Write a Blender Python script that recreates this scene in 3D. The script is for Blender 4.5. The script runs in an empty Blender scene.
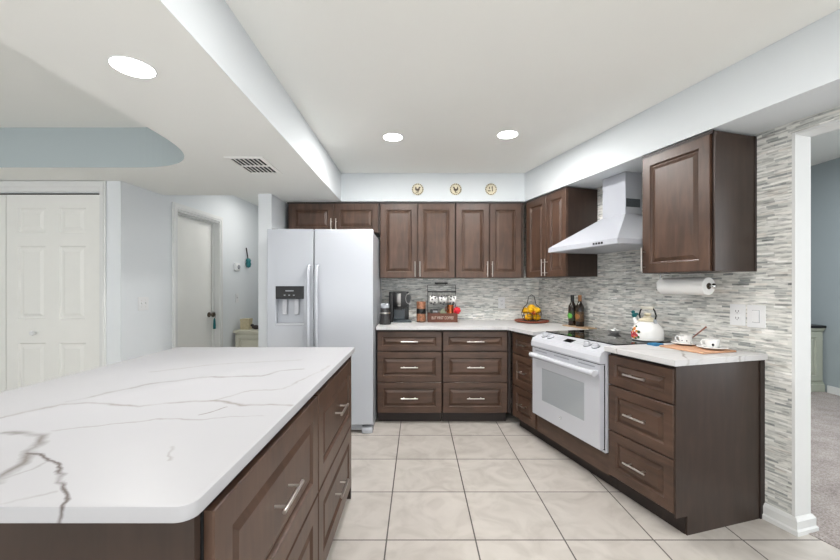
import bpy, bmesh, math, random
from mathutils import Vector, Matrix
random.seed(7)
PI = math.pi
SC = bpy.context.scene
COL = SC.collection

# ------------------------------------------------------------------ camera, world, lights, exposure
cam_d = bpy.data.cameras.new('camera')
cam = bpy.data.objects.new('camera', cam_d); COL.objects.link(cam)
cam.location = (0, 0, 1.29)
cam.rotation_euler = (PI / 2, 0, 0)
cam_d.sensor_fit = 'HORIZONTAL'
cam_d.sensor_width = 36.0
cam_d.lens = 36.0 * 381 / 840
cam_d.shift_x = 2.5 / 840
cam_d.shift_y = 6.0 / 840
cam_d.clip_start = 0.02
SC.camera = cam

world = bpy.data.worlds.new('world'); SC.world = world
world.use_nodes = True
wb = world.node_tree.nodes['Background']
wb.inputs[0].default_value = (0.93, 0.97, 1.0, 1)
wb.inputs[1].default_value = 0.8

def area(name, loc, rot, sx, sy, power, color=(1, 1, 1), spread=PI, shape='RECTANGLE'):
    l = bpy.data.lights.new(name, 'AREA')
    l.shape = shape; l.size = sx; l.size_y = sy; l.energy = power; l.color = color; l.spread = spread
    o = bpy.data.objects.new(name, l); COL.objects.link(o)
    o.location = loc; o.rotation_euler = rot
    return o

# unseen fill lights added behind the camera and in the side and dining rooms; hall lamp
area('rear_fill', (-0.3, -6.0, 0.7), (PI / 2 + 0.55, 0, 0), 7.0, 1.8, 95, (0.95, 0.98, 1.0))  # added area light, tilted up to lift the far ceiling
area('side_room_fill', (3.6, 3.0, 2.72), (0, 0, 0), 1.4, 1.4, 52, (0.95, 0.98, 1.0))  # unseen fill, added to brighten the carpeted room
area('dining_fill', (-3.1, 0.6, 2.41), (0, 0, 0), 0.5, 0.5, 7, (1, 0.98, 0.96))  # unseen fill, added to brighten the closet front
area('hall_ceiling_lamp', (-1.72, 4.7, 2.42), (0, 0, 0), 0.4, 0.4, 5, (1, 0.97, 0.93))
area('island_side_fill', (4.5, 0.55, 1.35), (PI / 2, 0, PI / 2), 1.9, 2.0, 30, (0.96, 0.98, 1.0))  # added to light the island drawers and left walls, no window built
sun_d = bpy.data.lights.new('sun', 'SUN'); sun_d.energy = 12.5; sun_d.angle = 0.01; sun_d.color = (0.97, 0.98, 1.0)
sun = bpy.data.objects.new('sun', sun_d); COL.objects.link(sun); sun.rotation_euler = (math.radians(40), 0, 0)   # falls on the floor behind the viewer only
DOWNLIGHT_W = 14
SC.view_settings.view_transform = 'Standard'
SC.view_settings.look = 'None'
SC.view_settings.gamma = 1
SC.view_settings.exposure = 0.36
SC.view_settings.use_curve_mapping = False

# ------------------------------------------------------------------ layout numbers (metres)
TH = math.radians(16)
CX, CY = 1.335, 4.195                       # inner corner of back wall and right wall
UX, UY = math.sin(TH), -math.cos(TH)        # along the right wall, towards the viewer
NX, NY = -math.cos(TH), -math.sin(TH)       # out of the right wall, into the kitchen
PHI = -(PI / 2 - TH)                        # rotation of right-wall things (local x = along wall, local -y = out of wall)
CEIL = 2.44
LOW = 2.15
def R(t, d, z=0.0):
    return Vector((CX + UX * t + NX * d, CY + UY * t + NY * d, z))

# ------------------------------------------------------------------ node helpers / materials
def new_mat(name):
    m = bpy.data.materials.new(name); m.use_nodes = True
    nt = m.node_tree
    return m, nt, nt.nodes['Principled BSDF']
def lin(c):
    return tuple(((v / 255) / 12.92 if v / 255 <= 0.04045 else ((v / 255 + 0.055) / 1.055) ** 2.4) for v in c) + (1,)
def node(nt, typ, **kw):
    n = nt.nodes.new(typ)
    for k, v in kw.items():
        setattr(n, k, v)
    return n
def ramp(nt, stops, interp='LINEAR'):
    r = nt.nodes.new('ShaderNodeValToRGB')
    r.color_ramp.interpolation = interp
    el = r.color_ramp.elements
    while len(el) < len(stops): el.new(0.5)
    for e, (p, c) in zip(el, stops):
        e.position = p; e.color = c
    return r
def simple(name, rgb, rough=0.5, metal=0.0, noise=0.0, scale=8.0, spec=0.5, coat=0.0, bump=0.0, bscale=200):
    m, nt, b = new_mat(name)
    b.inputs['Roughness'].default_value = rough
    b.inputs['Metallic'].default_value = metal
    b.inputs['Specular IOR Level'].default_value = spec
    b.inputs['Coat Weight'].default_value = coat
    b.inputs['Coat Roughness'].default_value = 0.1
    c = lin(rgb)
    tc = node(nt, 'ShaderNodeTexCoord')
    nz = node(nt, 'ShaderNodeTexNoise'); nz.inputs['Scale'].default_value = scale; nz.inputs['Detail'].default_value = 4
    nt.links.new(tc.outputs['Object'], nz.inputs['Vector'])
    k = noise
    r = ramp(nt, [(0.3, tuple(v * (1 - k) for v in c[:3]) + (1,)), (0.7, tuple(min(1, v * (1 + k)) for v in c[:3]) + (1,))])
    nt.links.new(nz.outputs['Fac'], r.inputs[0]); nt.links.new(r.outputs[0], b.inputs['Base Color'])
    if bump:
        n2 = node(nt, 'ShaderNodeTexNoise'); n2.inputs['Scale'].default_value = bscale; n2.inputs['Detail'].default_value = 3
        nt.links.new(tc.outputs['Object'], n2.inputs['Vector'])
        bp = node(nt, 'ShaderNodeBump'); bp.inputs['Strength'].default_value = bump; bp.inputs['Distance'].default_value = 0.004
        nt.links.new(n2.outputs['Fac'], bp.inputs['Height']); nt.links.new(bp.outputs[0], b.inputs['Normal'])
    return m
def emis(name, rgb, strength):
    m, nt, b = new_mat(name)
    b.inputs['Base Color'].default_value = (0.8, 0.8, 0.8, 1)
    b.inputs['Emission Color'].default_value = lin(rgb)
    b.inputs['Emission Strength'].default_value = strength
    return m
def wood(name, horizontal=False, dark=(60, 44, 35), mid=(79, 58, 46), light=(97, 73, 59), rough=0.38):
    m, nt, b = new_mat(name)
    tc = node(nt, 'ShaderNodeTexCoord'); mp = node(nt, 'ShaderNodeMapping')
    mp.inputs['Scale'].default_value = (2.2, 14, 14) if horizontal else (14, 14, 2.2)
    nt.links.new(tc.outputs['Object'], mp.inputs[0])
    n1 = node(nt, 'ShaderNodeTexNoise'); n1.inputs['Scale'].default_value = 2.0; n1.inputs['Detail'].default_value = 6; n1.inputs['Distortion'].default_value = 0.6
    nt.links.new(mp.outputs[0], n1.inputs['Vector'])
    n2 = node(nt, 'ShaderNodeTexNoise'); n2.inputs['Scale'].default_value = 5.0; n2.inputs['Detail'].default_value = 3
    nt.links.new(tc.outputs['Object'], n2.inputs['Vector'])
    ad = node(nt, 'ShaderNodeMix'); ad.data_type = 'FLOAT'; ad.inputs[0].default_value = 0.45
    nt.links.new(n1.outputs['Fac'], ad.inputs[2]); nt.links.new(n2.outputs['Fac'], ad.inputs[3])
    r = ramp(nt, [(0.3, lin(dark)), (0.5, lin(mid)), (0.72, lin(light))])
    nt.links.new(ad.outputs[0], r.inputs[0]); nt.links.new(r.outputs[0], b.inputs['Base Color'])
    b.inputs['Roughness'].default_value = rough
    b.inputs['Specular IOR Level'].default_value = 0.45
    return m

M = {}
M['ceiling'] = simple('ceiling_paint', (242, 243, 239), 0.9, noise=0.01, scale=1.5)
M['wall'] = simple('wall_paint', (226, 230, 233), 0.85, noise=0.012, scale=1.5)
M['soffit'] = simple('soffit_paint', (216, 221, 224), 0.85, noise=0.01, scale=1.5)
M['bluewall'] = simple('blue_grey_paint', (160, 170, 174), 0.85, noise=0.012, scale=1.5)
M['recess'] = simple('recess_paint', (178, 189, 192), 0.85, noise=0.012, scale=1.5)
M['trim'] = simple('white_trim', (224, 225, 224), 0.45, noise=0.01)
M['doorpaint'] = simple('door_paint', (236, 236, 232), 0.5, noise=0.01)
M['wood'] = wood('stained_maple')
M['wood_h'] = wood('stained_maple_across', True)
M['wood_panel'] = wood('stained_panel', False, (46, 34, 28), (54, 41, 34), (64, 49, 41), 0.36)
M['wood_dark'] = wood('dark_toe_board', True, (36, 27, 24), (42, 32, 28), (50, 38, 33), 0.5)
M['carcass'] = simple('cabinet_carcass', (48, 37, 32), 0.6, noise=0.05)
M['steel'] = simple('brushed_steel', (205, 200, 194), 0.28, 1.0)
M['silver'] = simple('polished_silver', (232, 232, 232), 0.3, 0.15)
M['mugchina'] = simple('mug_china', (206, 205, 202), 0.3)
M['darksteel'] = simple('dark_steel', (150, 148, 146), 0.35, 1.0)
M['chrome'] = simple('chrome', (225, 225, 225), 0.08, 1.0)
M['knobmetal'] = simple('bronze_metal', (110, 100, 90), 0.3, 1.0)
M['appliance'] = simple('white_enamel', (198, 200, 206), 0.22, spec=0.5, coat=0.3)
M['appliance_grey'] = simple('appliance_grey', (178, 182, 188), 0.4)
M['fridge'] = simple('white_textured_steel', (188, 192, 199), 0.2, spec=0.5, coat=0.2)
M['hood'] = simple('hood_enamel', (176, 179, 186), 0.3, spec=0.5)
M['black_glass'] = simple('black_glass', (10, 11, 12), 0.04, spec=0.6)
M['black'] = simple('black_plastic', (13, 13, 15), 0.35)
M['blackmetal'] = simple('black_wire', (26, 24, 23), 0.45)
M['gasket_gap_shade'] = simple('dark_gap', (30, 30, 32), 0.8)  # dark rubber and plastic, also painted in for shade inside gaps
M['window_glass'] = simple('oven_window', (166, 171, 175), 0.06, spec=0.6, coat=0.5)
M['greyprint'] = simple('grey_print', (150, 153, 158), 0.5)
M['plate'] = simple('white_plastic', (230, 231, 232), 0.4)
M['slot'] = simple('slot_dark', (70, 68, 66), 0.6)
M['cream'] = simple('cream_ceramic', (212, 204, 178), 0.35, noise=0.03)
M['grip'] = simple('pale_grip', (226, 221, 208), 0.4)
M['motif'] = simple('dark_glaze', (72, 60, 44), 0.5, noise=0.2)
M['china'] = simple('white_china', (238, 238, 236), 0.18, coat=0.3)
M['chinadark'] = simple('black_print', (40, 42, 46), 0.4)
M['copper'] = simple('copper', (190, 112, 72), 0.25, 1.0)
M['copperpaper'] = simple('copper_label', (142, 96, 70), 0.45, noise=0.55, scale=45)
M['cratewood'] = wood('crate_wood', True, (82, 46, 32), (98, 56, 40), (112, 66, 48), 0.6)
M['lettering'] = simple('pale_lettering', (214, 200, 188), 0.6)
M['red'] = simple('red_petals', (205, 24, 44), 0.5, noise=0.2, scale=60)
M['yellow'] = simple('yellow_rind', (240, 184, 8), 0.4, noise=0.12, scale=20)
M['orange'] = simple('orange_rind', (214, 96, 28), 0.4, noise=0.12, scale=20)
M['terracotta'] = simple('red_brown_wood', (142, 68, 40), 0.4, noise=0.12)
M['tan'] = wood('tan_board', True, (196, 146, 112), (212, 164, 130), (222, 178, 146), 0.55)
M['tanlight'] = wood('pale_board', True, (186, 156, 122), (200, 170, 136), (212, 184, 150), 0.55)
M['stick'] = simple('brown_stick', (128, 74, 56), 0.5)
M['blue'] = simple('blue_cloth', (60, 130, 175), 0.8, noise=0.15, scale=60)
M['teal'] = simple('teal_enamel', (22, 104, 108), 0.3, noise=0.2, scale=60)
M['paper'] = simple('paper_towel', (240, 240, 238), 0.9, bump=0.2, bscale=300)
M['bottleglass'] = simple('dark_bottle_glass', (34, 22, 14), 0.08, spec=0.6, noise=0.2)
M['greenlabel'] = simple('green_label', (40, 46, 26), 0.4, noise=0.5, scale=60)
M['goldlabel'] = simple('gold_label', (82, 60, 34), 0.4, noise=0.75, scale=60)
M['limelabel'] = simple('lime_print', (84, 160, 58), 0.5, noise=0.2, scale=50)
M['amberlabel'] = simple('amber_print', (160, 108, 54), 0.5, noise=0.3, scale=50)
M['goldcap'] = simple('gold_cap', (150, 104, 66), 0.4, 0.3)
M['sagepaint'] = simple('sage_paint', (168, 172, 158), 0.55, noise=0.03)
M['creampaint'] = simple('cream_paint', (206, 204, 188), 0.55, noise=0.03)
M['boxpaper'] = simple('tan_box', (196, 184, 152), 0.6, noise=0.1, scale=30)
M['darkcoat'] = simple('dark_object', (52, 42, 40), 0.6)
M['lamp'] = emis('lamp_lens', (255, 254, 250), 14.0)
M['slate'] = simple('slate_plastic', (62, 70, 76), 0.3)
M['smoke'] = simple('smoked_jar', (48, 46, 46), 0.12, spec=0.6)
M['ventdark'] = simple('vent_dark', (26, 26, 26), 0.8)
M['pod'] = simple('pod_print', (120, 124, 100), 0.5, noise=0.6, scale=90)
M['leaf'] = simple('green_leaf', (64, 96, 48), 0.5, noise=0.2, scale=60)
M['flower_orange'] = simple('orange_print', (224, 140, 60), 0.4)
M['flower_red'] = simple('rose_print', (196, 62, 70), 0.4)

def tile_mat(axis_mode):                         # linear mosaic of thin stone and glass strips
    m, nt, b = new_mat('strip_mosaic_' + axis_mode)
    tc = node(nt, 'ShaderNodeTexCoord'); sp = node(nt, 'ShaderNodeSeparateXYZ'); cb = node(nt, 'ShaderNodeCombineXYZ')
    nt.links.new(tc.outputs['Object'], sp.inputs[0])
    nt.links.new(sp.outputs['X'], cb.inputs['X']); nt.links.new(sp.outputs['Z'], cb.inputs['Y'])
    br = node(nt, 'ShaderNodeTexBrick'); br.offset = 0.37; br.offset_frequency = 2; br.squash = 0.62; br.squash_frequency = 3
    br.inputs['Color1'].default_value = (0, 0, 0, 1); br.inputs['Color2'].default_value = (1, 1, 1, 1)
    br.inputs['Mortar'].default_value = (0.62, 0.62, 0.62, 1)
    br.inputs['Scale'].default_value = 1; br.inputs['Mortar Size'].default_value = 0.0006
    br.inputs['Brick Width'].default_value = 0.092; br.inputs['Row Height'].default_value = 0.0122
    br.inputs['Bias'].default_value = 0.0
    nt.links.new(cb.outputs[0], br.inputs['Vector'])
    r = ramp(nt, [(0.0, lin((146, 150, 149))), (0.08, lin((176, 179, 177))), (0.2, lin((206, 207, 203))), (0.42, lin((226, 226, 222))),
                  (0.60, lin((204, 204, 200))), (0.74, lin((234, 234, 232))), (0.92, lin((214, 210, 204))), (1.0, lin((160, 164, 162)))])
    nt.links.new(br.outputs['Color'], r.inputs[0])
    mp = node(nt, 'ShaderNodeMapping'); mp.inputs['Scale'].default_value = (1.6, 13, 1)
    nt.links.new(cb.outputs[0], mp.inputs[0])
    nz = node(nt, 'ShaderNodeTexNoise'); nz.inputs['Scale'].default_value = 5; nz.inputs['Detail'].default_value = 9; nz.inputs['Roughness'].default_value = 0.62
    nt.links.new(mp.outputs[0], nz.inputs['Vector'])
    r2 = ramp(nt, [(0.3, (0.42, 0.43, 0.43, 1)), (0.42, (0.92, 0.92, 0.91, 1)), (0.55, (1.15, 1.145, 1.13, 1))])
    nt.links.new(nz.outputs['Fac'], r2.inputs[0])
    mx = node(nt, 'ShaderNodeMix'); mx.data_type = 'RGBA'; mx.blend_type = 'MULTIPLY'; mx.inputs[0].default_value = 1.0
    nt.links.new(r.outputs[0], mx.inputs[6]); nt.links.new(r2.outputs[0], mx.inputs[7])
    mp3 = node(nt, 'ShaderNodeMapping'); mp3.inputs['Scale'].default_value = (14, 82, 1); nt.links.new(cb.outputs[0], mp3.inputs[0])
    wn = node(nt, 'ShaderNodeTexNoise'); wn.inputs['Scale'].default_value = 1.0; wn.inputs['Detail'].default_value = 2
    nt.links.new(mp3.outputs[0], wn.inputs['Vector'])
    r3 = ramp(nt, [(0.34, (0.60, 0.61, 0.61, 1)), (0.44, (0.98, 0.98, 0.98, 1)), (0.7, (1.06, 1.06, 1.06, 1))]); nt.links.new(wn.outputs['Fac'], r3.inputs[0])
    mx3 = node(nt, 'ShaderNodeMix'); mx3.data_type = 'RGBA'; mx3.blend_type = 'MULTIPLY'; mx3.inputs[0].default_value = 1.0
    nt.links.new(mx.outputs[2], mx3.inputs[6]); nt.links.new(r3.outputs[0], mx3.inputs[7])
    nt.links.new(mx3.outputs[2], b.inputs['Base Color'])
    bp = node(nt, 'ShaderNodeBump'); bp.inputs['Strength'].default_value = 0.5; bp.inputs['Distance'].default_value = 0.003
    nt.links.new(br.outputs['Color'], bp.inputs['Height']); nt.links.new(bp.outputs[0], b.inputs['Normal'])
    b.inputs['Roughness'].default_value = 0.35
    return m
M['tile'] = tile_mat('wall')

def floor_mat():
    m, nt, b = new_mat('floor_tile')
    tc = node(nt, 'ShaderNodeTexCoord'); mp = node(nt, 'ShaderNodeMapping')
    mp.inputs['Location'].default_value = (0.157 + 0.452 * 20, -1.935 + 0.452 * 20, 0)
    nt.links.new(tc.outputs['Object'], mp.inputs[0])
    br = node(nt, 'ShaderNodeTexBrick'); br.offset = 0; br.squash = 1
    br.inputs['Color1'].default_value = lin((190, 184, 177)); br.inputs['Color2'].default_value = lin((197, 191, 184))
    br.inputs['Mortar'].default_value = lin((84, 78, 74))
    br.inputs['Scale'].default_value = 1; br.inputs['Mortar Size'].default_value = 0.0038; br.inputs['Mortar Smooth'].default_value = 0.05
    br.inputs['Brick Width'].default_value = 0.452; br.inputs['Row Height'].default_value = 0.452
    nt.links.new(mp.outputs[0], br.inputs['Vector'])
    nz = node(nt, 'ShaderNodeTexNoise'); nz.inputs['Scale'].default_value = 5; nz.inputs['Detail'].default_value = 8; nz.inputs['Distortion'].default_value = 1.6
    nt.links.new(tc.outputs['Object'], nz.inputs['Vector'])
    r2 = ramp(nt, [(0.3, (0.84, 0.83, 0.82, 1)), (0.55, (1, 1, 1, 1)), (0.75, (1.07, 1.07, 1.07, 1))])
    nt.links.new(nz.outputs['Fac'], r2.inputs[0])
    mx = node(nt, 'ShaderNodeMix'); mx.data_type = 'RGBA'; mx.blend_type = 'MULTIPLY'; mx.inputs[0].default_value = 1.0
    nt.links.new(br.outputs['Color'], mx.inputs[6]); nt.links.new(r2.outputs[0], mx.inputs[7])
    nt.links.new(mx.outputs[2], b.inputs['Base Color'])
    bp = node(nt, 'ShaderNodeBump'); bp.inputs['Strength'].default_value = 0.4; bp.inputs['Distance'].default_value = 0.003; bp.invert = True
    nt.links.new(br.outputs['Fac'], bp.inputs['Height']); nt.links.new(bp.outputs[0], b.inputs['Normal'])
    b.inputs['Roughness'].default_value = 0.42
    return m
M['floor'] = floor_mat()

def carpet_mat():
    m, nt, b = new_mat('carpet')
    tc = node(nt, 'ShaderNodeTexCoord')
    nz = node(nt, 'ShaderNodeTexNoise'); nz.inputs['Scale'].default_value = 130; nz.inputs['Detail'].default_value = 4
    nt.links.new(tc.outputs['Object'], nz.inputs['Vector'])
    n2 = node(nt, 'ShaderNodeTexNoise'); n2.inputs['Scale'].default_value = 6; n2.inputs['Detail'].default_value = 4
    nt.links.new(tc.outputs['Object'], n2.inputs['Vector'])
    ad = node(nt, 'ShaderNodeMix'); ad.data_type = 'FLOAT'; ad.inputs[0].default_value = 0.3
    nt.links.new(nz.outputs['Fac'], ad.inputs[2]); nt.links.new(n2.outputs['Fac'], ad.inputs[3])
    r = ramp(nt, [(0.35, lin((136, 126, 122))), (0.65, lin((188, 180, 176)))])
    nt.links.new(ad.outputs[0], r.inputs[0]); nt.links.new(r.outputs[0], b.inputs['Base Color'])
    bp = node(nt, 'ShaderNodeBump'); bp.inputs['Strength'].default_value = 0.9; bp.inputs['Distance'].default_value = 0.01
    nt.links.new(nz.outputs['Fac'], bp.inputs['Height']); nt.links.new(bp.outputs[0], b.inputs['Normal'])
    b.inputs['Roughness'].default_value = 1.0; b.inputs['Specular IOR Level'].default_value = 0.1
    return m
M['carpet'] = carpet_mat()

def quartz(name, veins, base=(208, 207, 207), random_veins=True):
    """white quartz; veins = list of (polyline of (x, y), width, colour, strength) in the slab's own coordinates"""
    m, nt, b = new_mat(name)
    L = nt.links.new
    tc = node(nt, 'ShaderNodeTexCoord')
    nz = node(nt, 'ShaderNodeTexNoise'); nz.inputs['Scale'].default_value = 13; nz.inputs['Detail'].default_value = 5
    L(tc.outputs['Object'], nz.inputs['Vector'])
    sub = node(nt, 'ShaderNodeVectorMath', operation='SUBTRACT'); sub.inputs[1].default_value = (0.5, 0.5, 0.5)
    L(nz.outputs['Color'], sub.inputs[0])
    scl = node(nt, 'ShaderNodeVectorMath', operation='SCALE'); scl.inputs['Scale'].default_value = 0.055
    L(sub.outputs[0], scl.inputs[0])
    add = node(nt, 'ShaderNodeVectorMath', operation='ADD')
    L(tc.outputs['Object'], add.inputs[0]); L(scl.outputs[0], add.inputs[1])
    flat = node(nt, 'ShaderNodeVectorMath', operation='MULTIPLY'); flat.inputs[1].default_value = (1, 1, 0)
    L(add.outputs[0], flat.inputs[0])
    nv = node(nt, 'ShaderNodeTexNoise'); nv.inputs['Scale'].default_value = 9; nv.inputs['Detail'].default_value = 3   # varies a vein along its run
    L(tc.outputs['Object'], nv.inputs['Vector'])
    rv = ramp(nt, [(0.36, (0.35, 0.35, 0.35, 1)), (0.58, (1.25, 1.25, 1.25, 1))]); L(nv.outputs['Fac'], rv.inputs[0])
    col = None
    # soft background clouding
    nc = node(nt, 'ShaderNodeTexNoise'); nc.inputs['Scale'].default_value = 3; nc.inputs['Detail'].default_value = 5
    L(tc.outputs['Object'], nc.inputs['Vector'])
    rc = ramp(nt, [(0.3, tuple(v * 0.965 for v in lin(base)[:3]) + (1,)), (0.7, lin(base))]); L(nc.outputs['Fac'], rc.inputs[0])
    col = rc.outputs[0]
    if random_veins:
        ms = node(nt, 'ShaderNodeTexNoise'); ms.inputs['Scale'].default_value = 1.7; ms.inputs['Detail'].default_value = 7; ms.inputs['Distortion'].default_value = 1.2
        L(tc.outputs['Object'], ms.inputs['Vector'])
        rr = ramp(nt, [(0.485, (0, 0, 0, 1)), (0.5, (0.2, 0.2, 0.2, 1)), (0.515, (0, 0, 0, 1))]); L(ms.outputs['Fac'], rr.inputs[0])
        mx = node(nt, 'ShaderNodeMix'); mx.data_type = 'RGBA'; L(rr.outputs[0], mx.inputs[0]); L(col, mx.inputs[6]); mx.inputs[7].default_value = lin((150, 146, 142)); col = mx.outputs[2]
    for pts, width, rgb, strength in veins:
        dmin = None
        for (ax, ay), (bx_, by_) in zip(pts[:-1], pts[1:]):
            pa = node(nt, 'ShaderNodeVectorMath', operation='SUBTRACT'); L(flat.outputs[0], pa.inputs[0]); pa.inputs[1].default_value = (ax, ay, 0)
            ba = Vector((bx_ - ax, by_ - ay, 0)); l2 = max(ba.dot(ba), 1e-8)
            dt = node(nt, 'ShaderNodeVectorMath', operation='DOT_PRODUCT'); L(pa.outputs[0], dt.inputs[0]); dt.inputs[1].default_value = tuple(ba / l2)
            cl = node(nt, 'ShaderNodeClamp'); L(dt.outputs['Value'], cl.inputs[0])
            sc = node(nt, 'ShaderNodeVectorMath', operation='SCALE'); sc.inputs[0].default_value = tuple(ba); L(cl.outputs[0], sc.inputs['Scale'])
            di = node(nt, 'ShaderNodeVectorMath', operation='DISTANCE'); L(pa.outputs[0], di.inputs[0]); L(sc.outputs[0], di.inputs[1])
            if dmin is None: dmin = di.outputs['Value']
            else:
                mn = node(nt, 'ShaderNodeMath', operation='MINIMUM'); L(dmin, mn.inputs[0]); L(di.outputs['Value'], mn.inputs[1]); dmin = mn.outputs[0]
        mr = node(nt, 'ShaderNodeMapRange'); mr.inputs['From Min'].default_value = 0; mr.inputs['From Max'].default_value = width
        mr.inputs['To Min'].default_value = strength; mr.inputs['To Max'].default_value = 0
        L(dmin, mr.inputs['Value'])
        mu = node(nt, 'ShaderNodeMath', operation='MULTIPLY'); L(mr.outputs[0], mu.inputs[0]); L(rv.outputs[0], mu.inputs[1])
        mx = node(nt, 'ShaderNodeMix'); mx.data_type = 'RGBA'; L(mu.outputs[0], mx.inputs[0]); L(col, mx.inputs[6]); mx.inputs[7].default_value = lin(rgb)
        col = mx.outputs[2]
    L(col, b.inputs['Base Color'])
    b.inputs['Roughness'].default_value = 0.4
    b.inputs['Specular IOR Level'].default_value = 0.3
    return m

# ------------------------------------------------------------------ mesh helpers
class MB:
    def __init__(s): s.bm = bmesh.new(); s.mi = 0
    def _new(s, faces):
        for f in faces: f.material_index = s.mi
    def box(s, x0, x1, y0, y1, z0, z1, bev=0.0, seg=2):
        v = [s.bm.verts.new(p) for p in ((x0, y0, z0), (x1, y0, z0), (x1, y1, z0), (x0, y1, z0), (x0, y0, z1), (x1, y0, z1), (x1, y1, z1), (x0, y1, z1))]
        fs = [s.bm.faces.new([v[i] for i in q]) for q in ((0, 3, 2, 1), (4, 5, 6, 7), (0, 1, 5, 4), (1, 2, 6, 5), (2, 3, 7, 6), (3, 0, 4, 7))]
        s._new(fs)
        if bev:
            ed = list({e for f in fs for e in f.edges})
            r = bmesh.ops.bevel(s.bm, geom=ed, offset=bev, segments=seg, profile=0.5, affect='EDGES')
            s._new(r['faces'])
        return s
    def loft(s, rings, cap0=True, cap1=True, closed=True):
        vr = [[s.bm.verts.new(p) for p in r] for r in rings]
        n = len(vr[0]); fs = []
        for a, b in zip(vr[:-1], vr[1:]):
            for i in range(n if closed else n - 1):
                j = (i + 1) % n
                fs.append(s.bm.faces.new((a[i], a[j], b[j], b[i])))
        if cap0: fs.append(s.bm.faces.new(list(reversed(vr[0]))))
        if cap1: fs.append(s.bm.faces.new(vr[-1]))
        s._new(fs)
        return s
    def cyl(s, p0, p1, r0, r1=None, seg=20, caps=True):
        r1 = r0 if r1 is None else r1
        p0 = Vector(p0); p1 = Vector(p1); d = (p1 - p0).normalized()
        a = d.orthogonal().normalized(); b = d.cross(a)
        rg = lambda p, r: [p + (a * math.cos(2 * PI * i / seg) + b * math.sin(2 * PI * i / seg)) * r for i in range(seg)]
        return s.loft([rg(p0, r0), rg(p1, r1)], caps, caps)
    def lathe(s, prof, c=(0, 0, 0), seg=28, axis='z', sx=1, sy=1):
        rings = []
        for r, h in prof:
            r = max(r, 0.0004); ring = []
            for i in range(seg):
                a = 2 * PI * i / seg; x = r * math.cos(a) * sx; y = r * math.sin(a) * sy
                p = (x, y, h) if axis == 'z' else ((x, -h, y) if axis == '-y' else (h, x, y))
                ring.append((c[0] + p[0], c[1] + p[1], c[2] + p[2]))
            rings.append(ring)
        return s.loft(rings)
    def tube(s, pts, r, seg=10, closed=False):
        pts = [Vector(p) for p in pts]; n = len(pts); rings = []
        prev = None
        for i, p in enumerate(pts):
            if closed: d = pts[(i + 1) % n] - pts[i - 1]
            else: d = pts[min(i + 1, n - 1)] - pts[max(i - 1, 0)]
            d.normalize()
            if prev is None: a = d.orthogonal().normalized()
            else: a = (prev - d * prev.dot(d)).normalized()
            prev = a; b = d.cross(a)
            rr = r[i] if isinstance(r, (list, tuple)) else r
            rings.append([p + (a * math.cos(2 * PI * k / seg) + b * math.sin(2 * PI * k / seg)) * rr for k in range(seg)])
        if closed: rings.append(rings[0]); return s.loft(rings, False, False)
        return s.loft(rings)
    def prism(s, poly, z0, z1):
        return s.loft([[(x, y, z0) for x, y in poly], [(x, y, z1) for x, y in poly]])
    def extrude_x(s, prof, x0, x1):                 # profile in (y, z)
        return s.loft([[(x0, y, z) for y, z in prof], [(x1, y, z) for y, z in prof]])
    def sphere(s, c, r, sx=1, sy=1, sz=1, seg=18, rings=10):
        prof = [(r * math.sin(PI * i / rings), -r * math.cos(PI * i / rings)) for i in range(rings + 1)]
        rr = []
        for q, hgt in prof:
            q = max(q, 0.0003)
            rr.append([(c[0] + q * math.cos(2 * PI * k / seg) * sx, c[1] + q * math.sin(2 * PI * k / seg) * sy, c[2] + hgt * sz) for k in range(seg)])
        return s.loft(rr)
    def front(s, x0, x1, z0, z1, y, frame=0.055, thick=0.02):
        """raised-panel door or drawer front, face towards -y"""
        w = min(x1 - x0, z1 - z0)
        f = min(frame, w * 0.27)
        steps = [(0.0, thick), (0.0, 0.003), (0.003, 0.0), (f, 0.0), (f + 0.003, 0.007), (f + 0.006, 0.011), (f + 0.010, 0.013), (f + 0.013, 0.013), (f + 0.036, 0.0025), (f + 0.038, 0.0025)]
        rings = []
        for ins, dep in steps:
            rings.append([(x0 + ins, y + dep, z0 + ins), (x1 - ins, y + dep, z0 + ins), (x1 - ins, y + dep, z1 - ins), (x0 + ins, y + dep, z1 - ins)])
        return s.loft(rings)
    def pull(s, p0, p1, out, r=0.0055, inset=0.028):
        """bar pull between p0 and p1, standing off along `out` (vector to the door)"""
        p0 = Vector(p0); p1 = Vector(p1); d = (p1 - p0).normalized(); out = Vector(out)
        s.cyl(p0, p1, r, seg=12)
        for q in (p0 + d * inset, p1 - d * inset): s.cyl(q, q + out, r * 0.8, seg=10)
        return s
    def build(s, name, mat, parent=None, smooth=False, loc=None, rotz=0.0):
        bmesh.ops.recalc_face_normals(s.bm, faces=s.bm.faces)
        me = bpy.data.meshes.new(name); s.bm.to_mesh(me); s.bm.free()
        for mm in (mat if isinstance(mat, (list, tuple)) else [mat]): me.materials.append(mm)
        if smooth:
            for p in me.polygons: p.use_smooth = True
            try: me.set_sharp_from_angle(angle=math.radians(38))
            except Exception: pass
        o = bpy.data.objects.new(name, me); COL.objects.link(o)
        if parent is not None: o.parent = parent
        if loc is not None: o.location = loc
        if rotz: o.rotation_euler = (0, 0, rotz)
        return o

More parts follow.
